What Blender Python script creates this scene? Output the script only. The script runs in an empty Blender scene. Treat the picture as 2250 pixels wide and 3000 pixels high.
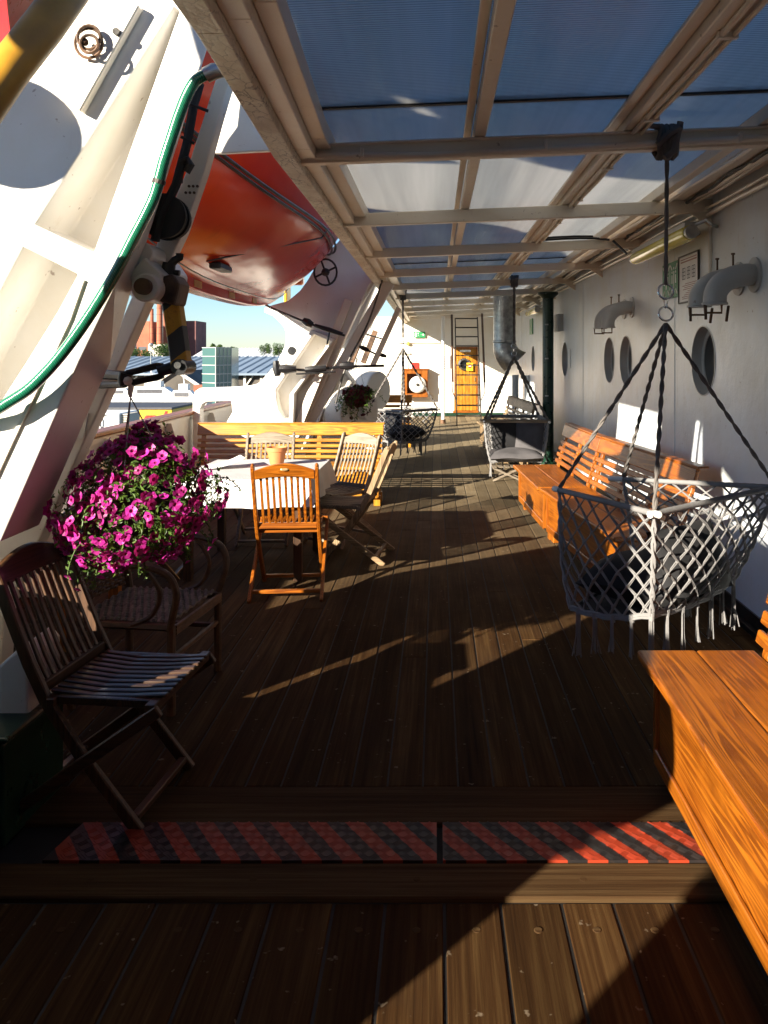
import bpy, bmesh, math, random
from mathutils import Vector, Matrix
random.seed(11)
R = math.radians
scene = bpy.context.scene
COL = scene.collection
# ---------------------------------------------------------------- camera model
F, VX, VY, EYE = 1700.0, 942.0, 767.0, 1.6
def P(px, py, Y):            # point seen at a photo position, at distance Y
    return Vector(((px-VX)*Y/F, Y, EYE-(py-VY)*Y/F))
def G(px, py, z=0.0):        # point of a level plane
    Y = (EYE-z)*F/(py-VY)
    return Vector(((px-VX)*Y/F, Y, z))
WALLX = 1.85
def WL(px, py):
    Y = WALLX*F/(px-VX)
    return Vector((WALLX, Y, EYE-(py-VY)*Y/F))

# ---------------------------------------------------------------- materials
MATS = {}
class NT:
    def __init__(s, name):
        m = bpy.data.materials.new(name); m.use_nodes = True
        s.m = m; s.t = m.node_tree; s.n = s.t.nodes; s.n.clear()
        s.out = s.n.new('ShaderNodeOutputMaterial')
    def node(s, typ, **kw):
        nd = s.n.new(typ)
        for k, v in kw.items(): setattr(nd, k, v)
        return nd
    def link(s, a, b): s.t.links.new(a, b)
    def val(s, sock, v):
        if hasattr(v, 'is_output') or isinstance(v, bpy.types.NodeSocket): s.link(v, sock)
        else: sock.default_value = v
    def math(s, op, a, b=0.0, c=0.0):
        nd = s.node('ShaderNodeMath', operation=op)
        for i, v in enumerate((a, b, c)): s.val(nd.inputs[i], v)
        return nd.outputs[0]
    def vmath(s, op, a, b):
        nd = s.node('ShaderNodeVectorMath', operation=op)
        s.val(nd.inputs[0], a); s.val(nd.inputs[1], b)
        return nd.outputs[0]
    def mix(s, fac, a, b, mode='MIX'):
        nd = s.node('ShaderNodeMix', data_type='RGBA', blend_type=mode)
        s.val(nd.inputs[0], fac)
        for i, v in ((6, a), (7, b)):
            if isinstance(v, (tuple, list)): v = (*v[:3], 1)
            s.val(nd.inputs[i], v)
        return nd.outputs[2]
    def ramp(s, fac, stops):
        nd = s.node('ShaderNodeValToRGB')
        cr = nd.color_ramp
        while len(cr.elements) > 1: cr.elements.remove(cr.elements[-1])
        for i, (p, c) in enumerate(stops):
            e = cr.elements[0] if i == 0 else cr.elements.new(p)
            e.position = p
            if isinstance(c, (int, float)): c = (c, c, c)
            e.color = (*c[:3], 1)
        s.val(nd.inputs[0], fac)
        return nd.outputs[0]
    def noise(s, vec, scale=5, detail=3, rough=0.55, dist=0.0, dim='3D'):
        nd = s.node('ShaderNodeTexNoise')
        if vec is not None: s.link(vec, nd.inputs['Vector'])
        nd.inputs['Scale'].default_value = scale; nd.inputs['Detail'].default_value = detail
        nd.inputs['Roughness'].default_value = rough; nd.inputs['Distortion'].default_value = dist
        return nd.outputs[0]
    def obj(s, rnd=True):
        tc = s.node('ShaderNodeTexCoord')
        v = tc.outputs['Object']
        if rnd:
            oi = s.node('ShaderNodeObjectInfo')
            k = s.math('MULTIPLY', oi.outputs['Random'], 17.0)
            v = s.vmath('ADD', v, k)
        return v
    def island(s):
        return s.node('ShaderNodeNewGeometry').outputs['Random Per Island']
    def scale(s, v, sc, loc=(0, 0, 0)):
        nd = s.node('ShaderNodeMapping')
        s.link(v, nd.inputs[0]); nd.inputs['Scale'].default_value = sc; nd.inputs['Location'].default_value = loc
        return nd.outputs[0]
    def bump(s, h, strength=0.3, dist=0.01):
        nd = s.node('ShaderNodeBump')
        nd.inputs['Strength'].default_value = strength; nd.inputs['Distance'].default_value = dist
        s.link(h, nd.inputs['Height'])
        return nd.outputs[0]
    def bsdf(s, color, rough=0.5, metal=0.0, normal=None, coat=0.0, coat_r=0.1, spec=None, trans=0.0, sss=None, sheen=0):
        b = s.node('ShaderNodeBsdfPrincipled')
        if isinstance(color, (tuple, list)): color = (*color[:3], 1)
        s.val(b.inputs['Base Color'], color); s.val(b.inputs['Roughness'], rough); s.val(b.inputs['Metallic'], metal)
        if normal is not None: s.link(normal, b.inputs['Normal'])
        b.inputs['Coat Weight'].default_value = coat; b.inputs['Coat Roughness'].default_value = coat_r
        if spec is not None: b.inputs['Specular IOR Level'].default_value = spec
        b.inputs['Transmission Weight'].default_value = trans
        s.link(b.outputs[0], s.out.inputs[0])
        return b

def m_plain(name, c, rough=0.5, metal=0.0, var=0.12, nscale=6, bump=0.0, bscale=60, coat=0.0, spec=None):
    t = NT(name); v = t.obj()
    n = t.noise(v, nscale, 4)
    c2 = tuple(max(0, x*(1-var*2)) for x in c); c1 = tuple(min(1, x*(1+var)) for x in c)
    col = t.ramp(n, [(0.3, c2), (0.7, c1)])
    nrm = t.bump(t.noise(v, bscale, 3), bump, 0.004) if bump else None
    rr = t.math('ADD', t.math('MULTIPLY', t.noise(v, nscale*2.3, 3), 0.25), rough-0.12)
    t.bsdf(col, rr, metal, nrm, coat=coat, spec=spec)
    MATS[name] = t.m; return t.m

def m_wood(name, dark, light, axis='X', rough=0.35, coat=0.0, fine=1.0, var=0.35, grey=0.0):
    """grain runs along the given local axis"""
    t = NT(name); v = t.obj()
    isl = t.island()
    off = t.math('MULTIPLY', isl, 9.3)
    v = t.vmath('ADD', v, off)
    k = {'X': (0.9, 9, 9), 'Y': (9, 0.9, 9), 'Z': (9, 9, 0.9)}[axis]
    sv = t.scale(v, tuple(q*fine for q in k))
    lo = t.noise(t.scale(v, tuple(q*fine*(1.25 if q > 1 else 0.55) for q in k)), 1.0, 2.5, 0.45, 0.25)
    wv = t.math('ADD', t.math('MULTIPLY', t.math('SINE', t.math('MULTIPLY', lo, 95.0)), 0.5), 0.5)
    wv = t.math('POWER', wv, 0.6)
    ln = t.ramp(t.math('SINE', t.math('MULTIPLY', lo, 110.0)), [(0.0, 1.0), (0.35, 0.0)])
    ln = t.math('MULTIPLY', ln, t.ramp(t.noise(v, 5.0, 3), [(0.35, 0.1), (0.65, 0.75)]))
    n = t.noise(t.scale(v, tuple(q*q*fine*1.2 if q > 1 else q*2 for q in k)), 1.6, 4)
    n2 = t.noise(v, 2.2, 3)
    f = t.math('ADD', t.math('MULTIPLY', wv, 0.20), t.math('MULTIPLY', n, 0.68))
    f = t.math('ADD', f, t.math('MULTIPLY', t.math('SUBTRACT', n2, 0.5), 0.5))
    col = t.ramp(f, [(0.22, dark), (0.5, tuple((a+b)/2 for a, b in zip(dark, light))), (0.8, light)])
    col = t.mix(ln, col, tuple(q*0.55 for q in dark))
    tint = t.ramp(isl, [(0.0, 1-var), (1.0, 1.0+var*0.3)])
    col = t.mix(1.0, col, tint, 'MULTIPLY')
    nrm = t.bump(f, 0.25, 0.003)
    rr = t.math('ADD', t.math('MULTIPLY', n, 0.2), rough-0.1)
    t.bsdf(col, rr, 0, nrm, coat=coat, coat_r=0.12)
    MATS[name] = t.m; return t.m

def make_materials():
    # teak deck planks: weathered, grain along Y
    t = NT('deck_teak'); v = t.obj(False); isl = t.island()
    vo = t.vmath('ADD', v, t.math('MULTIPLY', isl, 31.7))
    g = t.noise(t.scale(vo, (70, 1.6, 70)), 1.0, 5, 0.65)
    g2 = t.noise(t.scale(vo, (14, 0.7, 14)), 1.0, 3, 0.6, 0.6)
    st = t.noise(v, 1.7, 5, 0.65)
    col = t.ramp(t.math('ADD', t.math('MULTIPLY', g, 0.55), t.math('MULTIPLY', g2, 0.45)),
                 [(0.3, (0.017, 0.0075, 0.0032)), (0.5, (0.050, 0.024, 0.0085)), (0.72, (0.110, 0.064, 0.024))])
    col = t.mix(1.0, col, t.ramp(isl, [(0, 0.62), (0.5, 0.86), (1, 1.08)]), 'MULTIPLY')
    col = t.mix(t.ramp(st, [(0.5, 0.0), (0.72, 0.6)]), col, (0.036, 0.021, 0.012))
    sp = t.noise(v, 30, 2)
    col = t.mix(t.ramp(sp, [(0.70, 0.0), (0.76, 0.55)]), col, (0.25, 0.2, 0.14))
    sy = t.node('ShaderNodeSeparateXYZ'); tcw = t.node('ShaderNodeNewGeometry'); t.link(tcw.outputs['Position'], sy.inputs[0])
    worn_lit = t.math('MULTIPLY', t.math('MULTIPLY_ADD', sy.outputs[1], 0.16, -0.72), t.ramp(st, [(0.3, 1.0), (0.7, 0.45)]))  # weathering plus far sunlit brightness painted in, rising with distance
    worn_lit = t.math('MINIMUM', t.math('MAXIMUM', worn_lit, 0.0), 0.8)
    col = t.mix(worn_lit, col, t.mix(1.0, (0.27, 0.215, 0.135), t.ramp(t.math('ADD', t.math('MULTIPLY', g, 0.5), t.math('MULTIPLY', isl, 0.5)), [(0.2, 0.62), (0.8, 1.1)]), 'MULTIPLY'))
    nrm = t.bump(g, 0.5, 0.004)
    t.bsdf(col, t.ramp(st, [(0.3, 0.7), (0.7, 0.88)]), 0, nrm, spec=0.06); MATS['deck_teak'] = t.m
    # same teak, boards running across
    t = NT('sill_teak'); v = t.obj(False)
    g = t.noise(t.scale(v, (1.3, 60, 60)), 1.0, 5, 0.65)
    g2 = t.noise(t.scale(v, (0.6, 12, 12)), 1.0, 3, 0.6, 0.6)
    col = t.ramp(t.math('ADD', t.math('MULTIPLY', g, 0.55), t.math('MULTIPLY', g2, 0.45)),
                 [(0.3, (0.018, 0.008, 0.0035)), (0.5, (0.052, 0.028, 0.012)), (0.72, (0.11, 0.070, 0.032))])
    t.bsdf(col, 0.75, 0, t.bump(g, 0.6, 0.005), spec=0.06); MATS['sill_teak'] = t.m
    m_plain('caulk', (0.008, 0.007, 0.006), 0.7)
    for ax in 'XYZ':
        m_wood('varnish_'+ax, (0.20, 0.046, 0.0025), (0.50, 0.160, 0.010), ax, 0.38, 0.12, var=0.25)
        m_wood('honey_'+ax, (0.36, 0.13, 0.008), (0.66, 0.31, 0.026), ax, 0.38, 0.15, var=0.25)  # lighter copy of varnish for sunlit door and benches; sun put in colour
        m_wood('teak_'+ax, (0.20, 0.125, 0.06), (0.42, 0.30, 0.17), ax, 0.55)
        m_wood('greyteak_'+ax, (0.17, 0.13, 0.09), (0.36, 0.30, 0.225), ax, 0.6)
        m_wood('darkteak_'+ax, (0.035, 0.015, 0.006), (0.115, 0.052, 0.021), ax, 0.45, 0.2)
    # white paint on steel with rust weeps running down
    def paint(name, base, rust, amount, rough=0.38, dents=0.12, dirt=(0.52, 0.44, 0.30)):
        t = NT(name); v = t.obj(False)
        n = t.noise(v, 2.2, 5, 0.6)
        col = t.mix(t.ramp(n, [(0.35, 0.0), (0.8, 0.5)]), base, tuple(a*b/0.6 for a, b in zip(base, dirt)))
        stv = t.noise(t.scale(v, (9, 9, 0.55)), 1.0, 5, 0.7)
        blot = t.noise(v, 3.3, 4, 0.7)
        k = t.math('MULTIPLY', t.ramp(stv, [(0.55, 0.0), (0.75, 1.0)]), t.ramp(blot, [(0.5, 0.0), (0.72, 1.0)]))
        col = t.mix(t.math('MULTIPLY', k, amount), col, rust)
        sp = t.noise(v, 26, 3, 0.6)
        col = t.mix(t.math('MULTIPLY', t.ramp(sp, [(0.69, 0.0), (0.74, 1.0)]), amount), col, (0.16, 0.07, 0.03))
        h = t.math('ADD', t.noise(v, 3.5, 3), t.math('MULTIPLY', t.noise(v, 60, 3), 0.12))
        t.bsdf(col, t.math('ADD', t.math('MULTIPLY', n, 0.2), rough-0.1), 0, t.bump(h, dents, 0.03), coat=0.15, coat_r=0.25)
        MATS[name] = t.m
    paint('white_paint', (0.80, 0.79, 0.77), (0.30, 0.17, 0.07), 0.55)
    paint('wall_paint', (0.69, 0.76, 0.83), (0.36, 0.27, 0.17), 0.8, 0.36, 0.28)
    paint('cream_paint', (0.80, 0.73, 0.62), (0.26, 0.14, 0.06), 0.6, 0.45, 0.2)
    paint('beige_paint', (0.80, 0.76, 0.69), (0.28, 0.16, 0.08), 0.5, 0.4)
    paint('grey_paint', (0.46, 0.48, 0.50), (0.28, 0.15, 0.07), 0.6, 0.45)
    # peeling paint along the canopy gutter
    t = NT('peeling_paint'); v = t.obj(False)
    vo = t.node('ShaderNodeTexVoronoi', feature='DISTANCE_TO_EDGE'); vv = t.vmath('ADD', t.scale(v, (16, 7, 16)), t.noise(v, 14, 3))
    t.link(vv, vo.inputs['Vector']); vo.inputs['Scale'].default_value = 1.6
    crack = t.ramp(vo.outputs[0], [(0.0, 1.0), (0.05, 0.0)])
    patch = t.ramp(t.noise(v, 5, 4), [(0.42, 0.0), (0.55, 1.0)])
    col = t.mix(t.math('MULTIPLY', patch, 0.9), (0.66, 0.56, 0.42), (0.80, 0.73, 0.58))
    col = t.mix(t.math('MULTIPLY', crack, t.ramp(t.noise(v, 3, 3), [(0.35, 0.1), (0.6, 0.9)])), col, (0.12, 0.08, 0.05))
    t.bsdf(col, 0.55, 0, t.bump(t.math('ADD', vo.outputs[0], t.noise(v, 40, 3)), 0.6, 0.01)); MATS['peeling_paint'] = t.m
    # fluted polycarbonate roof sheet
    t = NT('polycarbonate'); v = t.obj(False)
    sx = t.node('ShaderNodeSeparateXYZ'); t.link(v, sx.inputs[0])
    rib = t.math('SINE', t.math('MULTIPLY', sx.outputs[1], 2*math.pi/0.016))
    streak = t.noise(t.scale(v, (3.4, 0.13, 1)), 1.0, 4, 0.6)
    web = t.ramp(rib, [(0.3, 1.0), (0.9, 0.45)])
    dirt = t.noise(t.scale(v, (9, 1.2, 1)), 1.0, 5, 0.65)
    nrm = t.bump(t.math('MULTIPLY', rib, 1.0), 0.55, 0.004)
    edge = t.noise(v, 0.9, 4)
    g = t.node('ShaderNodeBsdfRefraction'); g.inputs['IOR'].default_value = 1.01; g.inputs['Roughness'].default_value = 0.22
    t.link(t.mix(1.0, t.mix(t.ramp(dirt, [(0.4, 0.0), (0.8, 0.55)]), (1.0, 0.95, 0.84), (0.66, 0.60, 0.50)), web, 'MULTIPLY'), g.inputs['Color']); t.link(nrm, g.inputs['Normal'])
    gl = t.node('ShaderNodeBsdfAnisotropic'); gl.inputs['Roughness'].default_value = 0.16; gl.inputs['Color'].default_value = (0.8, 0.85, 0.9, 1)
    t.link(nrm, gl.inputs['Normal'])
    tl = t.node('ShaderNodeBsdfTranslucent'); tl.inputs['Color'].default_value = (0.62, 0.74, 0.86, 1)
    tr = t.node('ShaderNodeBsdfTransparent'); tr.inputs['Color'].default_value = (0.45, 0.55, 0.66, 1)
    m1 = t.node('ShaderNodeMixShader'); t.link(t.ramp(streak, [(0.35, 0.48), (0.66, 0.92)]), m1.inputs[0]); t.link(t.mix(1.0, (0.88, 0.86, 0.82), web, 'MULTIPLY'), tl.inputs['Color']); t.link(g.outputs[0], m1.inputs[1]); t.link(tl.outputs[0], m1.inputs[2])
    m3 = t.node('ShaderNodeMixShader'); m3.inputs[0].default_value = 0.15; t.link(m1.outputs[0], m3.inputs[1]); t.link(tr.outputs[0], m3.inputs[2])
    fr = t.node('ShaderNodeFresnel'); fr.inputs[0].default_value = 1.5
    m2 = t.node('ShaderNodeMixShader'); t.link(t.math('ADD', t.math('MULTIPLY', fr.outputs[0], 0.5), 0.02), m2.inputs[0]); t.link(m3.outputs[0], m2.inputs[1]); t.link(gl.outputs[0], m2.inputs[2])
    t.link(m2.outputs[0], t.out.inputs[0]); MATS['polycarbonate'] = t.m
    # lifeboat gelcoat
    t = NT('boat_red'); v = t.obj(False)
    col = t.mix(t.ramp(t.noise(v, 1.6, 4), [(0.35, 0.0), (0.7, 1.0)]), (0.40, 0.018, 0.005), (0.50, 0.034, 0.007))
    col = t.mix(t.ramp(t.noise(t.scale(v, (6, 6, 0.6)), 1.0, 4), [(0.6, 0.0), (0.75, 0.4)]), col, (0.22, 0.02, 0.008))
    t.bsdf(col, 0.24, 0, t.bump(t.noise(t.scale(v, (1, 0.5, 1.4)), 2.2, 2), 0.5, 0.05), coat=0.07, coat_r=0.04, spec=0.2); MATS['boat_red'] = t.m
    m_plain('orange_grp', (0.75, 0.16, 0.02), 0.3, coat=0.3)
    m_plain('yellow_paint', (0.80, 0.46, 0.02), 0.4)
    m_plain('mustard_paint', (0.46, 0.235, 0.02), 0.4, var=0.2)
    m_plain('black_paint', (0.012, 0.012, 0.014), 0.35, var=0.3, bump=0.2)
    m_plain('green_paint', (0.008, 0.035, 0.02), 0.3, var=0.2, bump=0.1)
    m_plain('dark_steel', (0.05, 0.045, 0.04), 0.45, 0.5, var=0.4, bump=0.4, bscale=40)
    m_plain('rusty_steel', (0.14, 0.075, 0.04), 0.6, 0.2, var=0.45, bump=0.5, bscale=50)
    m_plain('galvanised', (0.42, 0.42, 0.41), 0.38, 0.85, var=0.2, nscale=14)
    m_plain('chrome', (0.75, 0.74, 0.72), 0.15, 1.0, var=0.05)
    m_plain('rope_grey', (0.15, 0.135, 0.125), 0.85, var=0.2, bump=0.6, bscale=220)
    m_plain('cord_cream', (0.225, 0.22, 0.22), 0.85, var=0.12, bump=0.6, bscale=260)
    m_plain('cord_dark', (0.03, 0.03, 0.034), 0.85, var=0.2, bump=0.5, bscale=200)
    m_plain('frame_white', (0.8, 0.79, 0.76), 0.5)
    m_plain('cushion_black', (0.012, 0.012, 0.014), 0.85, var=0.2, bump=0.3, bscale=160)
    m_plain('cushion_grey', (0.085, 0.08, 0.085), 0.85, var=0.12, bump=0.3, bscale=160)
    m_plain('terracotta', (0.55, 0.20, 0.07), 0.7, var=0.12)
    m_plain('cloth_white', (0.62, 0.61, 0.60), 0.8, var=0.05)
    m_plain('paper', (0.8, 0.79, 0.77), 0.7, var=0.04)
    m_plain('sign_red', (0.55, 0.03, 0.02), 0.4)
    m_plain('sign_green', (0.02, 0.22, 0.075), 0.4, var=0.06)
    m_plain('sign_white', (0.78, 0.78, 0.76), 0.45, var=0.04)
    m_plain('ink', (0.06, 0.06, 0.07), 0.6)
    m_plain('ink_pink', (0.42, 0.24, 0.22), 0.6)
    m_plain('brass', (0.40, 0.26, 0.12), 0.4, 0.6, var=0.2)
    m_plain('rattan', (0.11, 0.052, 0.022), 0.5, var=0.3, nscale=20)
    m_plain('rattan_pale', (0.20, 0.15, 0.11), 0.55, var=0.3, nscale=24)
    m_plain('rubber', (0.02, 0.02, 0.02), 0.7)
    t = NT('lamp_cover'); v = t.obj(False)
    t.bsdf((0.80, 0.74, 0.10), 0.16, 0, None, coat=0.4); MATS['lamp_cover'] = t.m
    t = NT('porthole_glass'); t.bsdf((0.01, 0.012, 0.014), 0.06, 0, None, coat=0.5); MATS['porthole_glass'] = t.m
    # green reinforced garden hose
    t = NT('green_hose'); v = t.obj(False)
    ck = t.noise(v, 120, 1); wv = t.node('ShaderNodeTexWave', bands_direction='DIAGONAL'); t.link(v, wv.inputs['Vector']); wv.inputs['Scale'].default_value = 60
    col = t.ramp(t.math('MULTIPLY', wv.outputs[1], ck), [(0.1, (0.008, 0.10, 0.055)), (0.6, (0.02, 0.22, 0.12))])
    t.bsdf(col, 0.2, 0, t.bump(wv.outputs[1], 0.2, 0.002), coat=0.6); MATS['green_hose'] = t.m
    # hazard-striped arm (stripes run diagonally in local x/z)
    def stripes(name, a, b, period, kx, ky, ax, ay, rough=0.45, phase=0.0):
        t = NT(name); v = t.obj(False)
        s = t.node('ShaderNodeSeparateXYZ'); t.link(v, s.inputs[0])
        u = t.math('ADD', t.math('MULTIPLY', s.outputs[ax], kx), t.math('MULTIPLY', s.outputs[ay], ky))
        u = t.math('ADD', u, t.math('MULTIPLY', t.noise(v, 30, 2), 0.006))
        f = t.math('FRACT', t.math('ADD', t.math('DIVIDE', u, period), 50.0+phase))
        fac = t.math('GREATER_THAN', f, 0.5)
        col = t.mix(fac, a, b)
        n = t.noise(v, 25, 4, 0.7)
        col = t.mix(t.ramp(n, [(0.6, 0.0), (0.72, 0.6)]), col, (0.06, 0.035, 0.02))
        return t, v, col
    t, v, col = stripes('hazard', (0.62, 0.34, 0.02), (0.03, 0.03, 0.035), 0.17, -0.62, 0.8, 0, 2, phase=0.35)
    t.bsdf(col, 0.45, 0, t.bump(t.noise(v, 50, 3), 0.3, 0.004)); MATS['hazard'] = t.m
    t, v, col = stripes('checker_red', (0.30, 0.036, 0.013), (0.016, 0.014, 0.014), 0.1035, 0.815, 0.58, 0, 1)
    n = t.noise(v, 8, 4); col = t.mix(t.ramp(n, [(0.5, 0.0), (0.75, 0.4)]), col, (0.05, 0.03, 0.025))
    t.bsdf(col, 0.42, 0, None, coat=0.15); MATS['checker_red'] = t.m
    # leaves and blossom
    def leafm(name, a, b, tr=0.35, rough=0.5):
        t = NT(name); isl = t.island()
        col = t.ramp(isl, [(0.0, a), (1.0, b)])
        d = t.node('ShaderNodeBsdfPrincipled'); t.link(col, d.inputs['Base Color']); d.inputs['Roughness'].default_value = rough
        l = t.node('ShaderNodeBsdfTranslucent'); t.link(t.mix(1.0, col, (1.3, 1.25, 0.8), 'MULTIPLY'), l.inputs['Color'])
        m = t.node('ShaderNodeMixShader'); m.inputs[0].default_value = tr
        t.link(d.outputs[0], m.inputs[1]); t.link(l.outputs[0], m.inputs[2]); t.link(m.outputs[0], t.out.inputs[0])
        MATS[name] = t.m
    leafm('leaf', (0.03, 0.075, 0.012), (0.13, 0.22, 0.035))
    leafm('petal', (0.26, 0.005, 0.12), (0.64, 0.035, 0.40), 0.3)
    leafm('petal_heart', (0.16, 0.002, 0.05), (0.28, 0.01, 0.10), 0.2)
    leafm('petal_dark', (0.07, 0.006, 0.015), (0.14, 0.01, 0.03), 0.25)
    leafm('tree_leaf', (0.03, 0.065, 0.016), (0.11, 0.17, 0.045), 0.25)
    m_plain('bark', (0.10, 0.07, 0.05), 0.8, var=0.3)
    # harbour
    m_plain('brick', (0.36, 0.115, 0.06), 0.8, var=0.15, nscale=0.2)
    m_plain('brick_dark', (0.16, 0.065, 0.06), 0.8, var=0.15, nscale=0.2)
    m_plain('plaster', (0.60, 0.56, 0.48), 0.8, var=0.1, nscale=0.2)
    m_plain('hall_roof', (0.20, 0.26, 0.33), 0.5, var=0.1, nscale=0.1)
    m_plain('hall_wall', (0.09, 0.075, 0.06), 0.7, var=0.3, nscale=0.3)
    m_plain('quay', (0.26, 0.25, 0.23), 0.8, var=0.15, nscale=0.15)
    t = NT('tower_glass'); t.bsdf((0.05, 0.13, 0.13), 0.08, 0.2, None, coat=0.5); MATS['tower_glass'] = t.m
    t = NT('water'); v = t.obj(False)
    t.bsdf((0.015, 0.03, 0.035), 0.08, 0, t.bump(t.noise(t.scale(v, (1, 0.4, 1)), 1.2, 4), 0.4, 0.15)); MATS['water'] = t.m

# ---------------------------------------------------------------- mesh builder
ORG = {}
class MB:
    def __init__(s): s.bm = bmesh.new(); s.mi = 0
    def _f(s, vs):
        try:
            f = s.bm.faces.new(vs); f.material_index = s.mi; return f
        except ValueError: return None
    def box(s, c, size, M=None):
        c = Vector(c); hx, hy, hz = (q/2 for q in size)
        co = [Vector((x, y, z)) for x in (-hx, hx) for y in (-hy, hy) for z in (-hz, hz)]
        if M is not None: co = [M @ q for q in co]
        v = [s.bm.verts.new(c+q) for q in co]
        for f in ((0,1,3,2),(4,6,7,5),(0,4,5,1),(2,3,7,6),(0,2,6,4),(1,5,7,3)): s._f([v[i] for i in f])
        return s
    def box2(s, a, b):
        return s.box([(p+q)/2 for p, q in zip(a, b)], [abs(p-q) for p, q in zip(a, b)])
    def bar(s, p0, p1, w, h, up=(0, 0, 1)):
        p0, p1 = Vector(p0), Vector(p1); d = (p1-p0); L = d.length; d.normalize()
        x = d.cross(Vector(up))
        if x.length < 1e-4: x = d.cross(Vector((0, 1, 0)))
        x.normalize(); z = x.cross(d)
        M = Matrix((x, d, z)).transposed()
        return s.box((p0+p1)/2, (w, L, h), M)
    def tube(s, pts, r, seg=8, closed=False, flat=1.0):
        pts = [Vector(p) for p in pts]; n = len(pts)
        rs = r if isinstance(r, (list, tuple)) else [r]*n
        rings = []; pu = None
        for i, p in enumerate(pts):
            a = pts[i-1] if (i > 0 or closed) else p
            b = pts[(i+1) % n] if (i < n-1 or closed) else p
            d = (b-a).normalized()
            if pu is None:
                pu = d.orthogonal().normalized()
            u = (pu-d*pu.dot(d))
            if u.length < 1e-6: u = d.orthogonal()
            u.normalize(); pu = u; w = d.cross(u)
            rings.append([s.bm.verts.new(p+(u*math.cos(2*math.pi*k/seg)+w*math.sin(2*math.pi*k/seg)*flat)*rs[i]) for k in range(seg)])
        m = n if closed else n-1
        for i in range(m):
            a, b = rings[i], rings[(i+1) % n]
            for k in range(seg): s._f([a[k], a[(k+1) % seg], b[(k+1) % seg], b[k]])
        if not closed:
            s._f(rings[0][::-1]); s._f(rings[-1])
        return s
    def cyl(s, p0, p1, r, r2=None, seg=16):
        return s.tube([p0, p1], [r, r if r2 is None else r2], seg)
    def sweep(s, pts, w, h, side=(1, 0, 0)):
        side = Vector(side).normalized(); pts = [Vector(p) for p in pts]; n = len(pts); rings = []
        for i, p in enumerate(pts):
            d = (pts[min(i+1, n-1)]-pts[max(i-1, 0)]).normalized(); up = side.cross(d).normalized()
            rings.append([s.bm.verts.new(p+side*a*w/2+up*b*h/2) for a, b in ((-1,-1),(1,-1),(1,1),(-1,1))])
        for i in range(n-1):
            for k in range(4): s._f([rings[i][k], rings[i][(k+1) % 4], rings[i+1][(k+1) % 4], rings[i+1][k]])
        s._f(rings[0][::-1]); s._f(rings[-1]); return s
    def prism(s, pts, vec):
        vec = Vector(vec); a = [s.bm.verts.new(Vector(p)) for p in pts]; b = [s.bm.verts.new(Vector(p)+vec) for p in pts]
        n = len(a); s._f(a[::-1]); s._f(b)
        for i in range(n): s._f([a[i], a[(i+1) % n], b[(i+1) % n], b[i]])
        return s
    def quad(s, *p): s._f([s.bm.verts.new(Vector(q)) for q in p]); return s
    def sphere(s, c, r, seg=10, sc=(1, 1, 1)):
        c = Vector(c); rings = []
        for i in range(1, seg//2):
            a = math.pi*i/(seg//2)
            rings.append([s.bm.verts.new(c+Vector((math.sin(a)*math.cos(2*math.pi*k/seg)*r*sc[0], math.sin(a)*math.sin(2*math.pi*k/seg)*r*sc[1], math.cos(a)*r*sc[2]))) for k in range(seg)])
        t = s.bm.verts.new(c+Vector((0, 0, r*sc[2]))); b = s.bm.verts.new(c-Vector((0, 0, r*sc[2])))
        for k in range(seg):
            s._f([t, rings[0][k], rings[0][(k+1) % seg]]); s._f([b, rings[-1][(k+1) % seg], rings[-1][k]])
            for i in range(len(rings)-1): s._f([rings[i][k], rings[i+1][k], rings[i+1][(k+1) % seg], rings[i][(k+1) % seg]])
        return s
    def lathe(s, prof, c=(0, 0, 0), seg=20, M=None, cap=True):
        c = Vector(c); rings = []
        for r, z in prof:
            ring = []
            for k in range(seg):
                q = Vector((r*math.cos(2*math.pi*k/seg), r*math.sin(2*math.pi*k/seg), z))
                if M is not None: q = M @ q
                ring.append(s.bm.verts.new(c+q))
            rings.append(ring)
        for i in range(len(rings)-1):
            for k in range(seg): s._f([rings[i][k], rings[i][(k+1) % seg], rings[i+1][(k+1) % seg], rings[i+1][k]])
        if cap: s._f(rings[0][::-1]); s._f(rings[-1])
        return s
    def holed(s, outline, holes, thick, pocket=None, through=(), shift=None):
        """flat plate from 3-D outline with holes; thick = extrusion vector; pocket = depth fraction of blind holes (None: through)"""
        bm = s.bm; thick = Vector(thick)
        def loop(pts): return [bm.verts.new(Vector(p)) for p in pts]
        def edges(vs): return [bm.edges.new((vs[i], vs[(i+1) % len(vs)])) for i in range(len(vs))]
        lo = [loop(outline)]+[loop(h) for h in holes]
        es = [e for l in lo for e in edges(l)]
        r = bmesh.ops.triangle_fill(bm, use_beauty=True, use_dissolve=False, edges=es)
        hi = [[bm.verts.new(v.co+thick) for v in l] for l in lo]
        if shift:
            for k, dx in shift.items(): hi[0][k].co.x += dx
        mp = {}
        for a, b in zip(lo, hi):
            for x, y in zip(a, b): mp[x] = y
        ff = [f for f in r['geom'] if isinstance(f, bmesh.types.BMFace)]
        for f in ff: f.material_index = s.mi
        for i, (a, b) in enumerate(zip(lo, hi)):
            n = len(a)
            if i > 0 and pocket is not None and i-1 not in through:
                q = [bm.verts.new(v.co+thick*pocket) for v in a]
                for k in range(n): s._f([a[k], a[(k+1) % n], q[(k+1) % n], q[k]])
                s._f(q)
            else:
                for k in range(n): s._f([a[k], a[(k+1) % n], b[(k+1) % n], b[k]])
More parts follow.
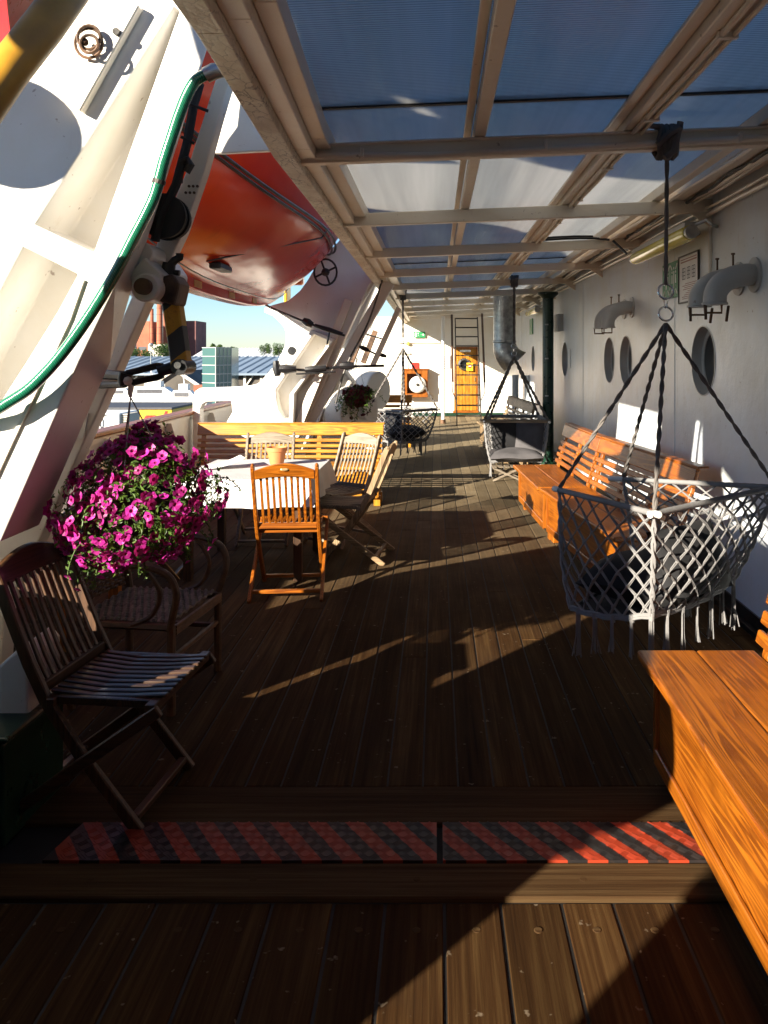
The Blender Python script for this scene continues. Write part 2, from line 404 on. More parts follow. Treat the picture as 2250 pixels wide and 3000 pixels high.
        if pocket is not None and through:
            es = [bm.edges.get((l[k], l[(k+1) % len(l)])) for l in [hi[0]]+[hi[q+1] for q in through] for k in range(len(l))]
            bmesh.ops.triangle_fill(bm, use_beauty=True, use_dissolve=False, edges=es)
            for q, l in enumerate(hi):
                if q > 0 and q-1 not in through: bmesh.ops.delete(bm, geom=l, context='VERTS')
        elif pocket is not None:
            s._f(hi[0])
        else:
            for f in ff: s._f([mp[v] for v in f.verts][::-1])
        return s
    def build(s, name, mat, parent=None, smooth=False, bevel=0.0, world=True, seg=1, recalc=True):
        bm = s.bm
        if recalc: bmesh.ops.recalc_face_normals(bm, faces=bm.faces[:])
        me = bpy.data.meshes.new(name)
        off = None
        if parent is not None:
            if world and parent.name in ORG: bm.transform(ORG[parent.name].inverted())
        else:
            xs = [v.co for v in bm.verts]
            lo = Vector([min(c[i] for c in xs) for i in range(3)]); hi = Vector([max(c[i] for c in xs) for i in range(3)])
            off = Vector(((lo.x+hi.x)/2, (lo.y+hi.y)/2, lo.z)); bm.transform(Matrix.Translation(-off))
        if smooth:
            for f in bm.faces: f.smooth = True
            for e in bm.edges:
                if len(e.link_faces) == 2 and e.calc_face_angle(0) > R(38): e.smooth = False
        bm.to_mesh(me); bm.free()
        for m in (mat if isinstance(mat, (list, tuple)) else [mat]): me.materials.append(MATS[m])
        o = bpy.data.objects.new(name, me); COL.objects.link(o)
        if parent is not None:
            o.parent = parent
            if parent.name in ORG: ORG[o.name] = ORG[parent.name]
        else:
            o.location = off; ORG[o.name] = Matrix.Translation(off)
        if bevel:
            b = o.modifiers.new('Bevel', 'BEVEL'); b.width = bevel; b.segments = seg; b.limit_method = 'ANGLE'; b.angle_limit = R(40)
        return o

def spline(pts, k=5):
    pts = [Vector(q) for q in pts]; out = []
    for i in range(len(pts)-1):
        p0, p1, p2, p3 = pts[max(i-1, 0)], pts[i], pts[i+1], pts[min(i+2, len(pts)-1)]
        for j in range(k):
            t = j/k; out.append(0.5*((2*p1)+(p2-p0)*t+(2*p0-5*p1+4*p2-p3)*t*t+(3*p1-p0-3*p2+p3)*t**3))
    return out+[pts[-1]]
def thing(name, label, cat, loc=(0, 0, 0), rz=0.0, group=None):
    o = bpy.data.objects.new(name, None); COL.objects.link(o); o.empty_display_size = 0.1
    o.location = loc; o.rotation_euler = (0, 0, rz)
    ORG[o.name] = Matrix.Translation(Vector(loc)) @ Matrix.Rotation(rz, 4, 'Z')
    return tag(o, label, cat, group)
def tag(o, label, cat, group=None):
    o['label'] = label; o['category'] = cat
    if group: o['group'] = group
    return o
def kind(o, k): o['kind'] = k; return o
def kids(o): return [c for c in COL.objects if c.parent == o]
def dup(root, loc, rz=0.0, label=None, group=None):
    def rec(o, par):
        c = o.copy(); COL.objects.link(c); c.parent = par
        for ch in kids(o): rec(ch, c)
        return c
    r = rec(root, None); r.location = loc; r.rotation_euler = (0, 0, rz)
    if label: r['label'] = label
    if group: r['group'] = group
    return r
make_materials()
# ================================================================ SETTING: deck
def make_deck():
    rnd = random.Random(3)
    mb = MB()
    SILL0, SILL1 = 2.30, 2.92
    gap = 0.007
    # far deck, narrow planks
    x = -2.95; w = 0.132
    while x < 1.80:
        y = SILL1
        first = True
        while y < 21.4:
            L = rnd.uniform(3.0, 5.5) if not first else rnd.uniform(1.2, 5.0)
            y2 = min(21.4, y+L)
            mb.box2((x, y+0.002, -0.05), (x+w-gap, y2-0.003, rnd.uniform(-0.0012, 0.0012)))
            y = y2; first = False
        x += w
    # near deck, wide planks
    x = -2.95; i = 0
    while x < 1.80:
        w = (0.150, 0.172, 0.164, 0.178)[i % 4]; i += 1
        y = SILL0
        while y > -6:
            L = rnd.uniform(2.2, 4.5)
            mb.box2((x, y-L+0.003, -0.05), (x+w-0.009, y-0.002, rnd.uniform(-0.0015, 0.0015)))
            y -= L
        x += w
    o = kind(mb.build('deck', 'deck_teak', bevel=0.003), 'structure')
    mb = MB(); mb.box2((-3.0, -6.2, -0.30), (1.85, 21.5, -0.0045))
    kind(mb.build('deck_caulking', 'caulk'), 'structure')
    mb = MB()
    mb.box2((-2.95, 2.305, -0.05), (1.80, 2.462, 0.012)); mb.box2((-2.95, 2.672, -0.05), (1.80, 2.79, 0.012)); mb.box2((-2.95, 2.794, -0.05), (1.80, 2.915, 0.004))
    s = kind(mb.build('deck_sill', 'sill_teak', bevel=0.004), 'structure')
    # wooden plugs over the deck bolts
    mb = MB(); x = -2.95; i = 0
    while x < 1.80:
        w = (0.150, 0.172, 0.164, 0.178)[i % 4]; i += 1
        mb.cyl((x+w*0.52, 2.19, -0.01), (x+w*0.52, 2.19, 0.0014), 0.0125, seg=16)
        if i % 3 == 0: mb.cyl((x+w*0.5, 2.385, 0.0), (x+w*0.5, 2.385, 0.0127), 0.012, seg=14)
        x += w
    kind(mb.build('deck_plug', 'sill_teak', bevel=0.002), 'structure')
    # dark waterway along the deckhouse wall
    mb = MB(); mb.box2((1.802, -6, -0.05), (1.849, 21.4, 0.03))
    kind(mb.build('waterway', 'black_paint', bevel=0.004), 'structure')
make_deck()

def checker(name, label, pts):
    mb = MB(); mb.prism([Vector((x, y, 0.0)) for x, y in pts], (0, 0, 0.016))
    # raised bars of the tread pattern
    rr = random.Random(5)
    xs = [p[0] for p in pts]; x0, x1 = min(xs), max(xs)
    nx = int((x1-x0)/0.034)
    for i in range(nx):
        for j in range(6):
            cx = x0+0.02+i*0.034; cy = 2.487+j*0.0335
            lim = pts[0][0]+(cy-2.468)/(2.668-2.468)*(pts[3][0]-pts[0][0])
            if cx < lim+0.02 or cx > x1-0.015: continue
            d = 1 if (i+j) % 2 == 0 else -1
            for k in (-0.008, 0.0, 0.008):
                c = Vector((cx-k*0.7*d, cy+k*0.7, 0.0165))
                mb.bar(c-Vector((0.010, 0.010*d, 0)), c+Vector((0.010, 0.010*d, 0)), 0.0035, 0.0022)
    return tag(mb.build(name, 'checker_red'), label, 'tread plate')
checker('tread_plate', 'long red and black striped tread plate with a slanted left end', [(-1.235, 2.468), (0.002, 2.468), (0.002, 2.668), (-1.195, 2.668)])
checker('tread_plate', 'shorter red and black striped tread plate running under the near wooden bench', [(0.022, 2.468), (1.30, 2.468), (1.30, 2.668), (0.022, 2.668)])

# ================================================================ deckhouse wall
PORTS = [(5.45, 1.56), (7.67, 1.545), (8.41, 1.545), (11.3, 1.54), (15.0, 1.53), (2.0, 1.56)]
def make_wall():
    root = thing('deckhouse_wall', 'long white painted steel deckhouse wall with round portholes along the right side', 'wall', (WALLX, 8, 0))
    def circ(y, z, r, n=40): return [(WALLX, y+r*math.cos(2*math.pi*k/n), z+r*math.sin(2*math.pi*k/n)) for k in range(n)]
    mb = MB()
    mb.holed([(WALLX, -6, 0.0), (WALLX, 21.5, 0.0), (WALLX, 21.5, 2.95), (WALLX, -6, 2.95)], [circ(y, z, 0.245) for y, z in PORTS], (0.16, 0, 0))
    mb.build('plating', 'wall_paint', root)
    # welded seams and rubbing strips
    mb = MB()
    for y in (3.9, 6.1, 9.9, 13.2, 17.0): mb.box2((WALLX-0.004, y-0.006, 0.05), (WALLX+0.01, y+0.006, 2.6))
    mb.build('weld_seam', 'wall_paint', root, bevel=0.003)
    mb = MB(); mb.box2((WALLX-0.012, -6, 0.03), (WALLX+0.001, 21.4, 0.10)); mb.build('skirting', 'black_paint', root)
    for y, z in PORTS:
        mb = MB()
        M = Matrix.Rotation(R(90), 4, 'Y')
        mb.lathe([(0.237, 0.0), (0.245, 0.0), (0.244, 0.085), (0.20, 0.085), (0.20, 0.075), (0.232, 0.07), (0.237, 0.0)], (WALLX-0.004, y, z), 36, M, False)
        p = mb.build('porthole', 'grey_paint', root, smooth=True)
        mb = MB(); mb.cyl((WALLX+0.078, y, z), (WALLX+0.09, y, z), 0.215, seg=36); mb.build('pane', 'porthole_glass', p)
    mb = MB(); mb.box2((WALLX+0.17, -6, 0.0), (4.5, 21.5, 2.95)); mb.build('deckhouse_interior', 'ink', root)
make_wall()

# ================================================================ canopy
SL = 0.04
def cz(x, z0=2.456): return z0+SL*(x+0.63)
def make_canopy():
    root = thing('canopy_frame', 'cream painted steel canopy frame over the deck carrying translucent sheets', 'canopy', (0.6, 8, 2.4))
    BY = [3.55+1.72*k for k in range(-2, 10)]
    # longitudinal gutter beam: outer peeling flange, inner channel
    def line(x0, x1):
        return [(-0.600+x0, -2.0), (-0.600+x0, 2.05), (-0.69+x0, 3.35), (-0.705+x0, 6.0), (-0.76+x0, 12.0), (-0.86+x0, 20.6)]
    mb = MB()
    L = [(-0.47, -2.0), (-0.55, 2.05), (-0.605, 3.35), (-0.62, 6.0), (-0.66, 12.0), (-0.74, 20.6)]
    L2 = [(-0.600, -2.0), (-0.625, 2.05), (-0.69, 3.35), (-0.705, 6.0), (-0.76, 12.0), (-0.86, 20.6)]
    def strip(mbx, A, B, za, zb, zt):
        for i in range(len(A)-1):
            p = [Vector((A[i][0], A[i][1], za)), Vector((B[i][0], B[i][1], zb)), Vector((B[i+1][0], B[i+1][1], zb)), Vector((A[i+1][0], A[i+1][1], za))]
            up = Vector((0, 0, zt))
            mbx.prism(p, up)
    strip(mb, L2, L, 2.437, 2.437, 0.055)
    mb.build('gutter_flange', 'peeling_paint', root, bevel=0.003)
    mb = MB()
    A = [(x+0.002, y) for x, y in L]; B = [(x+0.07, y) for x, y in L]
    strip(mb, A, B, 2.475, 2.475, 0.10)
    A = [(x+0.072, y) for x, y in L]; B = [(max(x+0.135, -0.47), y) for x, y in L]
    strip(mb, A, B, 2.52, 2.52, 0.085)
    strip(mb, [(x+0.03, y) for x, y in L2], [(x+0.005, y) for x, y in L], 2.493, 2.493, 0.10)
    mb.build('gutter_beam', 'cream_paint', root, bevel=0.003)
    for i, y in enumerate(BY):
        mb = MB()
        x1 = 1.846 if y > 5.0 else 1.846
        d = Vector((0, 0, 1))
        p0 = Vector((-0.625, y, cz(-0.625)+0.042)); p1 = Vector((x1, y, cz(x1)+0.042))
        mb.bar(p0, p1, 0.055, 0.084)
        if i in (2, 0):
            mb.tube([p0+Vector((0.05, -0.045, -0.012)), p0+Vector((0.6, -0.045, -0.010)), p1+Vector((0, -0.045, -0.010))], 0.016, 10)
            mb.bar(p0+Vector((0.02, -0.035, 0.036)), p1+Vector((0, -0.035, 0.036)), 0.02, 0.012)
            for q in (0.12, 0.45, 0.8): mb.box(p0.lerp(p1, q)+Vector((0, -0.047, -0.011)), (0.018, 0.045, 0.044))
        # gusset at the wall end
        if y > 4: mb.prism([(x1-0.002, y-0.01, cz(x1)+0.002), (x1-0.16, y-0.01, cz(x1)+0.002), (x1-0.002, y-0.01, cz(x1)-0.10)], (0, 0.02, 0))
        mb.build('cross_beam', 'cream_paint', root, bevel=0.004)
    # purlins
    for nm, xc, w in (('purlin', 0.195, 0.055), ('purlin', 0.885, 0.095)):
        mb = MB(); z = cz(xc)+0.087
        mb.bar((xc, -2, z+0.03), (xc, 20.5, z+0.03), w, 0.06)
        if w < 0.07: mb.bar((xc-0.05, -2, z+0.05), (xc-0.05, 20.5, z+0.05), 0.035, 0.014)
        else:
            mb.bar((xc-0.075, -2, z+0.045), (xc-0.075, 20.5, z+0.045), 0.05, 0.02)
        mb.build(nm, 'cream_paint', root, bevel=0.004)
    mb = MB(); xc = 0.90; z = cz(xc)+0.075; rr = random.Random(8)
    for dx, r in ((-0.012, 0.011), (0.022, 0.008)):
        pts = []; y = -1.5
        while y < 20: pts.append((xc+dx+rr.uniform(-0.008, 0.008), y, z+rr.uniform(-0.004, 0.003))); y += 0.43
        mb.tube(pts, r, 8)
    y = -1.0
    while y < 20: mb.box((xc+0.004, y, z), (0.062, 0.02, 0.024)); y += 0.86
    mb.build('conduit', 'cream_paint', root, smooth=True)
    # boarding, trunking and pipes against the wall
    mb = MB()
    for x, w, dz, h in ((1.47, 0.06, 0.087, 0.07), (1.60, 0.11, 0.087, 0.06), (1.76, 0.09, 0.087, 0.07)):
        mb.bar((x, -2, cz(x)+dz+h/2), (x, 20.5, cz(x)+dz+h/2), w, h)
    mb.box2((1.52, -2, cz(1.7)+0.150), (1.848, 20.5, cz(1.7)+0.19))
    mb.build('wall_trunking', 'cream_paint', root, bevel=0.004)
    mb = MB(); rr = random.Random(4)
    for x, r, dz in ((1.535, 0.012, 0.07), (1.685, 0.014, 0.070), (1.71, 0.009, 0.06), (1.825, 0.016, -0.012), (1.80, 0.010, 0.02)):
        pts = []; y = -1.5
        while y < 20: pts.append((x+rr.uniform(-0.012, 0.012), y, cz(x)+dz+rr.uniform(-0.006, 0.006))); y += 0.62
        mb.tube(pts, r, 8)
    mb.build('cable_run', 'beige_paint', root, smooth=True)
    mb = MB(); rr = random.Random(14)
    pts = []; y = 1.0
    while y < 12: pts.append((1.665+rr.uniform(-0.02, 0.02), y, cz(1.66)+0.078+rr.uniform(-0.012, 0.008))); y += 0.16
    mb.tube(pts, 0.011, 6)
    pts = [(0.92, 6.9, cz(0.92)+0.09), (1.1, 6.94, cz(1.1)+0.10), (1.25, 6.96, cz(1.2)+0.105), (1.4, 6.95, cz(1.4)+0.095), (1.55, 6.92, cz(1.5)+0.07), (1.66, 6.85, 2.48)]
    mb.tube(pts, 0.011, 6); mb.tube([(p[0]-0.02, p[1]-0.03, p[2]+0.012) for p in pts[:4]], 0.009, 6)
    mb.build('black_cable', 'black_paint', root, smooth=True)
    # sheets, one per bay between joints
    ys = [1.15, 3.22, 6.0, 8.75, 11.5, 14.2, 17.0, 20.5]
    for i in range(len(ys)-1):
        mb = MB(); z = 0.150
        a, b = ys[i]+0.004, ys[i+1]-0.004
        mb.prism([(-0.50, a, cz(-0.50)+z), (1.46, a, cz(1.46)+z), (1.46, b, cz(1.46)+z), (-0.50, b, cz(-0.50)+z)], (0, 0, 0.010))
        mb.build('roof_sheet', 'polycarbonate', root)
    for y in ys[1:-1]:
        mb = MB(); mb.bar((-0.50, y, cz(-0.50)+0.145), (1.46, y, cz(1.46)+0.145), 0.022, 0.008)
        mb.bar((-0.50, y+0.02, cz(-0.50)+0.166), (1.46, y+0.02, cz(1.46)+0.166), 0.05, 0.008)
        mb.build('sheet_joint', 'dark_steel', root)
make_canopy()

# ================================================================ bulwark, end bulkhead
def make_bulwark():
    root = thing('bulwark', 'cream steel bulwark with varnished wooden cap rail along the left side of the deck', 'railing', (-2.92, 8, 0))
    mb = MB(); mb.box2((-2.95, -6, 0.0), (-2.93, 22, 0.90))
    mb.bar((-2.925, -6, 0.86), (-2.925, 22, 0.86), 0.03, 0.05)
    mb.build('plating', 'beige_paint', root)
    mb = MB(); mb.box2((-3.02, -6, 0.90), (-2.86, 22, 0.945)); mb.build('cap_rail', 'varnish_Y', root, bevel=0.01, seg=2)
    for y in (3.6, 5.2, 6.9, 8.5, 10.1, 11.7, 13.3, 15, 17, 19):
        mb = MB(); mb.prism([(-2.929, y, 0.0), (-2.60, y, 0.0), (-2.86, y, 0.86), (-2.929, y, 0.86)], (0, 0.014, 0)); mb.build('stay', 'beige_paint', root)
make_bulwark()

EY = 20.5
def E(px, py, dy=0.0): return P(px, py, EY-dy)
def make_end():
    root = thing('end_bulkhead', 'white painted steel bulkhead closing the far end of the deck', 'wall', (0, EY, 0))
    mb = MB()
    mb.box2((-3.0, EY, 0.0), (1.85, EY+0.12, 2.60)); mb.build('plating', 'beige_paint', root)
    mb = MB()
    mb.tube([(-1.0, EY-0.04, 1.93), (0.1, EY-0.04, 1.93)], 0.018, 8)
    mb.box2((-1.25, EY-0.02, 0.1), (-0.72, EY-0.002, 1.62)); mb.box2((-1.30, EY-0.05, 1.62), (-0.67, EY-0.002, 1.66))
    mb.build('locker_door', 'beige_paint', root, bevel=0.004)
    mb = MB(); mb.box2((-0.6, EY-0.05, 0.02), (1.85, EY-0.003, 0.10)); mb.build('green_coaming', 'green_paint', root)
    # door
    d = thing('cabin_door', 'varnished orange plank door behind the ladder at the far end', 'door', (0.775, EY-0.03, 0.16))
    mb = MB(); n = 6; w = (1.045-0.505)/n
    for i in range(n): mb.box2((0.505+i*w+0.003, EY-0.055, 0.16), (0.505+(i+1)*w-0.003, EY-0.012, 1.76))
    mb.build('planking', 'honey_Z', d, bevel=0.004)
    mb = MB()
    for a, b in (((0.47, EY-0.06, 0.13), (0.503, EY-0.002, 1.80)), ((1.047, EY-0.06, 0.13), (1.08, EY-0.002, 1.80)), ((0.47, EY-0.06, 1.765), (1.08, EY-0.004, 1.81)), ((0.44, EY-0.07, 0.10), (1.10, EY-0.002, 0.155))): mb.box2(a, b)
    mb.build('frame', 'varnish_X', d, bevel=0.003)
    mb = MB(); M = Matrix.Rotation(R(-90), 4, 'X')
    mb.lathe([(0.16, 0), (0.16, 0.02), (0.11, 0.03), (0.11, 0.0)], (0.73, EY-0.095, 1.36), 24, Matrix.Rotation(R(90), 4, 'X'), False); mb.build('window_ring', 'chrome', d, smooth=True)
    mb = MB(); mb.cyl((0.73, EY-0.06, 1.36), (0.73, EY-0.07, 1.36), 0.13, seg=24); mb.build('window_pane', 'porthole_glass', d)
    mb = MB(); mb.box2((0.995, EY-0.09, 0.92), (1.02, EY-0.055, 1.02)); mb.build('handle', 'brass', d)
    mb = MB(); mb.box2((0.62, EY-0.068, 1.68), (0.90, EY-0.056, 1.735)); mb.build('name_plate', 'sign_white', d)
    s = thing('door_notice', 'small yellow notice with a red no-entry disc hung on the orange door', 'sign', (0.87, EY-0.1, 1.19))
    mb = MB(); mb.box2((0.79, EY-0.13, 1.19), (0.955, EY-0.115, 1.40)); mb.build('board', 'yellow_paint', s)
    mb = MB(); mb.cyl((0.872, EY-0.128, 1.315), (0.872, EY-0.136, 1.315), 0.055, seg=20); mb.build('disc', 'sign_red', s)
    mb = MB(); mb.box2((0.835, EY-0.140, 1.306), (0.91, EY-0.134, 1.325)); mb.build('disc_bar', 'sign_white', s)
    # exit sign
    c = E(906, 723, .06)
    s = thing('exit_sign', 'green running-man exit sign high on the far bulkhead', 'sign', c)
    mb = MB(); mb.box(c, (0.30, 0.02, 0.15)); mb.build('panel', 'sign_green', s)
    mb = MB()
    mb.box(c+Vector((-0.095, -0.012, 0)), (0.045, 0.004, 0.10)); mb.sphere(c+Vector((-0.03, -0.012, 0.035)), 0.014, 8, (1, .3, 1))
    mb.bar(c+Vector((-0.035, -0.012, 0.02)), c+Vector((-0.02, -0.012, -0.02)), 0.004, 0.02, (0, 1, 0)); mb.bar(c+Vector((-0.02, -0.012, -0.02)), c+Vector((0.0, -0.012, -0.045)), 0.004, 0.012, (0, 1, 0)); mb.bar(c+Vector((-0.02, -0.012, -0.02)), c+Vector((-0.05, -0.012, -0.04)), 0.004, 0.012, (0, 1, 0))
    mb.bar(c+Vector((0.03, -0.012, 0)), c+Vector((0.10, -0.012, 0)), 0.004, 0.02, (0, 1, 0)); mb.prism([c+Vector((0.09, -0.014, 0.035)), c+Vector((0.09, -0.014, -0.035)), c+Vector((0.125, -0.014, 0))], (0, 0.004, 0))
    mb.build('pictogram', 'sign_white', s)
    # red sign, notice board
    c = E(897, 790, .03); mb = MB(); mb.box(c, (0.17, 0.02, 0.17)); tag(mb.build('fire_sign', 'sign_red', bevel=0.003), 'small square red fire sign above the wooden cabinet', 'sign')
    c = E(958, 781, .03)
    s = thing('notice_board', 'pale notice with grey lines on the far bulkhead left of the ladder', 'notice', c)
    mb = MB(); mb.box(c, (0.34, 0.015, 0.34)); mb.build('sheet', 'sign_white', s)
    mb = MB()
    for i in range(7): mb.box(c+Vector((0, -0.009, 0.13-i*0.042)), (0.28, 0.002, 0.014))
    mb.build('text_lines', 'ink', s)
    # lamp
    c = E(881, 742, .04); mb = MB(); mb.lathe([(0.05, 0), (0.055, 0.02), (0.04, 0.06), (0.02, 0.075)], c, 14, Matrix.Rotation(R(90), 4, 'X')); tag(mb.build('bulkhead_lamp', 'lamp_cover', smooth=True), 'small round bulkhead lamp under the exit sign', 'lamp')
    # cabinet with a white bell housing
    a, b = E(871, 799, .3), E(924, 858, .3)
    cb = thing('wooden_cabinet', 'varnished wall cabinet with an open front holding a white drum', 'cabinet', ((a.x+b.x)/2, EY-0.15, b.z))
    mb = MB(); y0, y1 = EY-0.30, EY-0.003; th = 0.03
    mb.box2((a.x, y0, b.z), (a.x+0.10, y1, a.z)); mb.box2((b.x-0.16, y0, b.z), (b.x, y1, a.z)); mb.box2((a.x+0.102, y0, a.z-0.10), (b.x-0.162, y1, a.z)); mb.box2((a.x+0.102, y0, b.z), (b.x-0.162, y1, b.z+0.10))
    mb.box2((a.x+0.10, EY-0.03, b.z+0.1), (b.x-0.16, EY-0.004, a.z-0.1)); mb.build('case', 'varnish_Z', cb, bevel=0.005)
    mb = MB(); mb.box2((a.x-0.03, y0-0.03, a.z+0.001), (b.x+0.03, y1, a.z+0.03)); mb.build('top_board', 'varnish_X', cb, bevel=0.005)
    c = E(902, 831, .42)
    dr = thing('cabinet_drum', 'round white ribbed drum sitting in the wooden cabinet', 'drum', c)
    mb = MB(); mb.lathe([(0.205, 0.0), (0.215, 0.03), (0.215, 0.07), (0.20, 0.09), (0.17, 0.11), (0.16, 0.12), (0.05, 0.135), (0.02, 0.135)], c+Vector((0, 0.12, 0)), 26, Matrix.Rotation(R(90), 4, 'X')); mb.build('shell', 'frame_white', dr, smooth=True)
    mb = MB(); mb.lathe([(0.04, 0.0), (0.04, 0.025), (0.0, 0.03)], c+Vector((0, -0.013, 0)), 12, Matrix.Rotation(R(90), 4, 'X')); mb.build('hub', 'dark_steel', dr, smooth=True)
    # thin white post
    c = G(957, 915)
    ps = thing('thin_post', 'thin white steel post with a brown foot left of the ladder', 'post', c)
    mb = MB(); mb.cyl(c+Vector((0, 0, 0.10)), c+Vector((0, 0, 2.5)), 0.042, seg=14); mb.build('shaft', 'white_paint', ps, smooth=True)
    mb = MB(); mb.cyl(c, c+Vector((0, 0, 0.099)), 0.062, seg=14); mb.build('foot', 'rusty_steel', ps, smooth=True)
    # steep ladder
    L = thing('ladder', 'steep black steel ladder with reddish wooden handrails leading up at the far end', 'ladder', (0.75, 18.2, 0))
    x0, x1 = 0.47, 1.02
    yb, yt, zt = 17.75, 19.6, 2.75
    for x in (x0, x1):
        mb = MB(); mb.bar((x, yb, 0.0), (x, yt, zt), 0.025, 0.11); mb.build('side_rail', 'dark_steel', L)
    for i in range(11):
        q = 0.08+i*0.083; y = yb+(yt-yb)*q; z = zt*q
        mb = MB(); mb.box(((x0+x1)/2, y, z), (x1-x0-0.03, 0.16, 0.028)); mb.build('tread', 'dark_steel', L)
    for x in (x0-0.09, x1+0.09):
        mb = MB(); mb.bar((x, yb-0.28+0.55, 0.98), (x, yt-0.3, zt+0.3), 0.05, 0.05); mb.build('handrail', 'darkteak_Y', L, bevel=0.01)
        mb = MB(); mb.tube([(x, yb+0.27, 1.0), (x, yb+0.2, 0.75), (x+(0.09 if x < x0 else -0.09), yb+0.22, 0.55)], 0.014, 8); mb.build('rail_bracket', 'dark_steel', L, smooth=True)
make_end()
# ================================================================ davits
def pp(pts, Y): return [P(x, y, Y) for x, y in pts]
def rounded(mbx, c, r, y0, y1, seg=28): mbx.cyl((c.x, y0, c.z), (c.x, y1, c.z), r, seg=seg)

def near_davit():
    root = thing('boat_davit', 'white lifeboat davit towering at the left edge, nearest the camera, on a dark green plinth', 'davit', (-1.9, 3.0, 0))
    Y1 = 2.70
    out = [(575, -225), (448, 103), (248, 620), (170, 780), (87, 972), (0, 1171), (-95, 1185), (-200, 1240), (-200, 1556), (-640, 1556), (-640, 1000), (-300, 620), (-60, 235), (35, 140), (58, 90), (66, 60), (84, 25), (110, -10), (135, -225)]
    h1 = [(75, 485), (202, 545), (388, 22), (376, 14), (352, 52)]
    h2 = [(50, 533), (168, 592), (124, 673), (62, 773), (0, 869), (-60, 950), (-150, 900), (0, 629)]
    mb = MB(); mb.holed(pp(out, Y1), [pp(h1, Y1), pp(h2, Y1)], (0, 0.27, 0), pocket=0.93, shift={0: -0.13, 1: -0.12, 2: -0.05}); mb.build('front_frame', 'white_paint', root, bevel=0.006, seg=2)
    mb = MB(); mb.prism(pp([(-4, 1440), (40, 1400), (60, 1425), (62, 1553), (-4, 1553)], Y1+0.02), (0, 0.24, 0)); mb.build('foot_bracket', 'white_paint', root, bevel=0.01, seg=2)
    # thin stiffening lip along the flange
    mb = MB(); a = [P(180, 604, Y1-0.004), P(150, 690, Y1-0.004), P(24, 958, Y1-0.004), P(-60, 1140, Y1-0.004)]
    mb.sweep(a, 0.014, 0.012, (0, 1, 0)); mb.build('stiffener', 'beige_paint', root)
    mb = MB()   # small lugs with shackles high on the frame
    mb.prism(pp([(200, 85), (262, 18), (292, 2), (300, 12), (172, 240), (160, 232)], Y1-0.045), (0, 0.04, 0)); mb.build('track_bracket', 'beige_paint', root, bevel=0.004)
    c = P(186, 88, 2.62); mb = MB()
    for k in range(3): mb.tube([c+Vector(((0.046-0.008*k)*math.cos(t/16*math.pi*2)+0.006*k, -0.012*k+0.02, (0.050-0.01*k)*math.sin(t/16*math.pi*2)+0.016*math.sin(k*2))) for t in range(16)], 0.0055, 7, True)
    mb.sphere(c+Vector((-0.01, 0.01, 0)), 0.014, 10); mb.build('shackle', 'rusty_steel', root, smooth=True)
    c = P(250, 67, 2.64); mb = MB(); mb.cyl(c, c+Vector((0, 0.05, 0)), 0.012, seg=12); mb.build('bolt', 'dark_steel', root, smooth=True)
    # second, shaded frame
    Y2 = 3.30
    out = [(345, 600), (314, 657), (215, 882), (71, 1196), (10, 1320), (0, 1470), (-350, 1470), (-350, 1000), (60, 690), (215, 590), (262, 545), (330, 560)]
    ha = [(252, 622), (284, 640), (182, 876), (139, 880), (176, 794)]
    hb = [(92, 976), (130, 963), (112, 1020), (98, 1068), (88, 1088), (72, 1102), (52, 1108), (34, 1106), (20, 1100)]
    mb = MB(); mb.holed(pp(out, Y2), [pp(ha, Y2), pp(hb, Y2)], (0, 0.10, 0)); f2 = mb.build('rear_frame', 'beige_paint', root, bevel=0.008, seg=2)
    mb = MB(); q = pp([(137, 912), (190, 893), (180, 945), (124, 960)], Y2-0.006)
    for i in range(4): mb.bar(q[i], q[(i+1) % 4], 0.006, 0.008, (0, 1, 0))
    mb.build('welded_outline', 'beige_paint', f2)
    # plinth
    mb = MB(); mb.prism([(-1.40, 2.55, 0), (-1.385, 2.93, 0), (-2.9, 2.93, 0), (-2.9, 2.55, 0)], (0, 0, 0.34)); mb.prism([(-1.385, 2.54, 0.342), (-1.37, 2.94, 0.342), (-2.9, 2.94, 0.342), (-2.9, 2.54, 0.342)], (0, 0, 0.02))
    mb.build('plinth', 'green_paint', root, bevel=0.008, seg=2)
    # tie plate between the frames at the head
    mb = MB()
    mb.prism(pp([(262, 588), (308, 540), (332, 575), (322, 640), (290, 640)], 2.98), (0, 0.42, 0)); mb.build('tie_block', 'beige_paint', root, bevel=0.01, seg=2)
    # bright lug with pin
    mb = MB(); c = P(310, 548, 2.92); rounded(mb, c, 0.042, 2.90, 3.05); mb.prism(pp([(262, 575), (290, 520), (325, 530), (322, 580), (300, 610)], 2.92), (0, 0.12, 0)); mb.build('upper_lug', 'white_paint', root, smooth=True, bevel=0.004)
    mb = MB(); c = P(318, 622, 2.86); rounded(mb, c, 0.052, 2.84, 3.15); mb.prism(pp([(278, 590), (312, 555), (348, 590), (350, 630), (318, 652), (288, 630)], 2.88), (0, 0.16, 0)); k = mb.build('pin_housing', 'beige_paint', root, smooth=True, bevel=0.006)
    mb = MB(); c = P(310, 619, 2.83); rounded(mb, c, 0.030, 2.815, 2.86); mb.build('pivot_pin', 'rusty_steel', k, smooth=True)
    mb = MB(); mb.prism(pp([(338, 600), (372, 590), (387, 612), (376, 660), (340, 650)], 2.90), (0, 0.14, 0)); mb.build('knuckle', 'rusty_steel', root, bevel=0.012, seg=2)
    mb = MB(); mb.cyl(P(358, 610, 3.0), P(366, 568, 3.0), 0.030, 0.024); mb.cyl(P(347, 585, 3.0), P(388, 590, 3.0), 0.011); mb.tube([P(366, 575, 3.0), P(378, 562, 3.0), P(388, 556, 3.0), P(388, 548, 3.0)], 0.016, 8); mb.build('grease_cap', 'dark_steel', root, smooth=True)
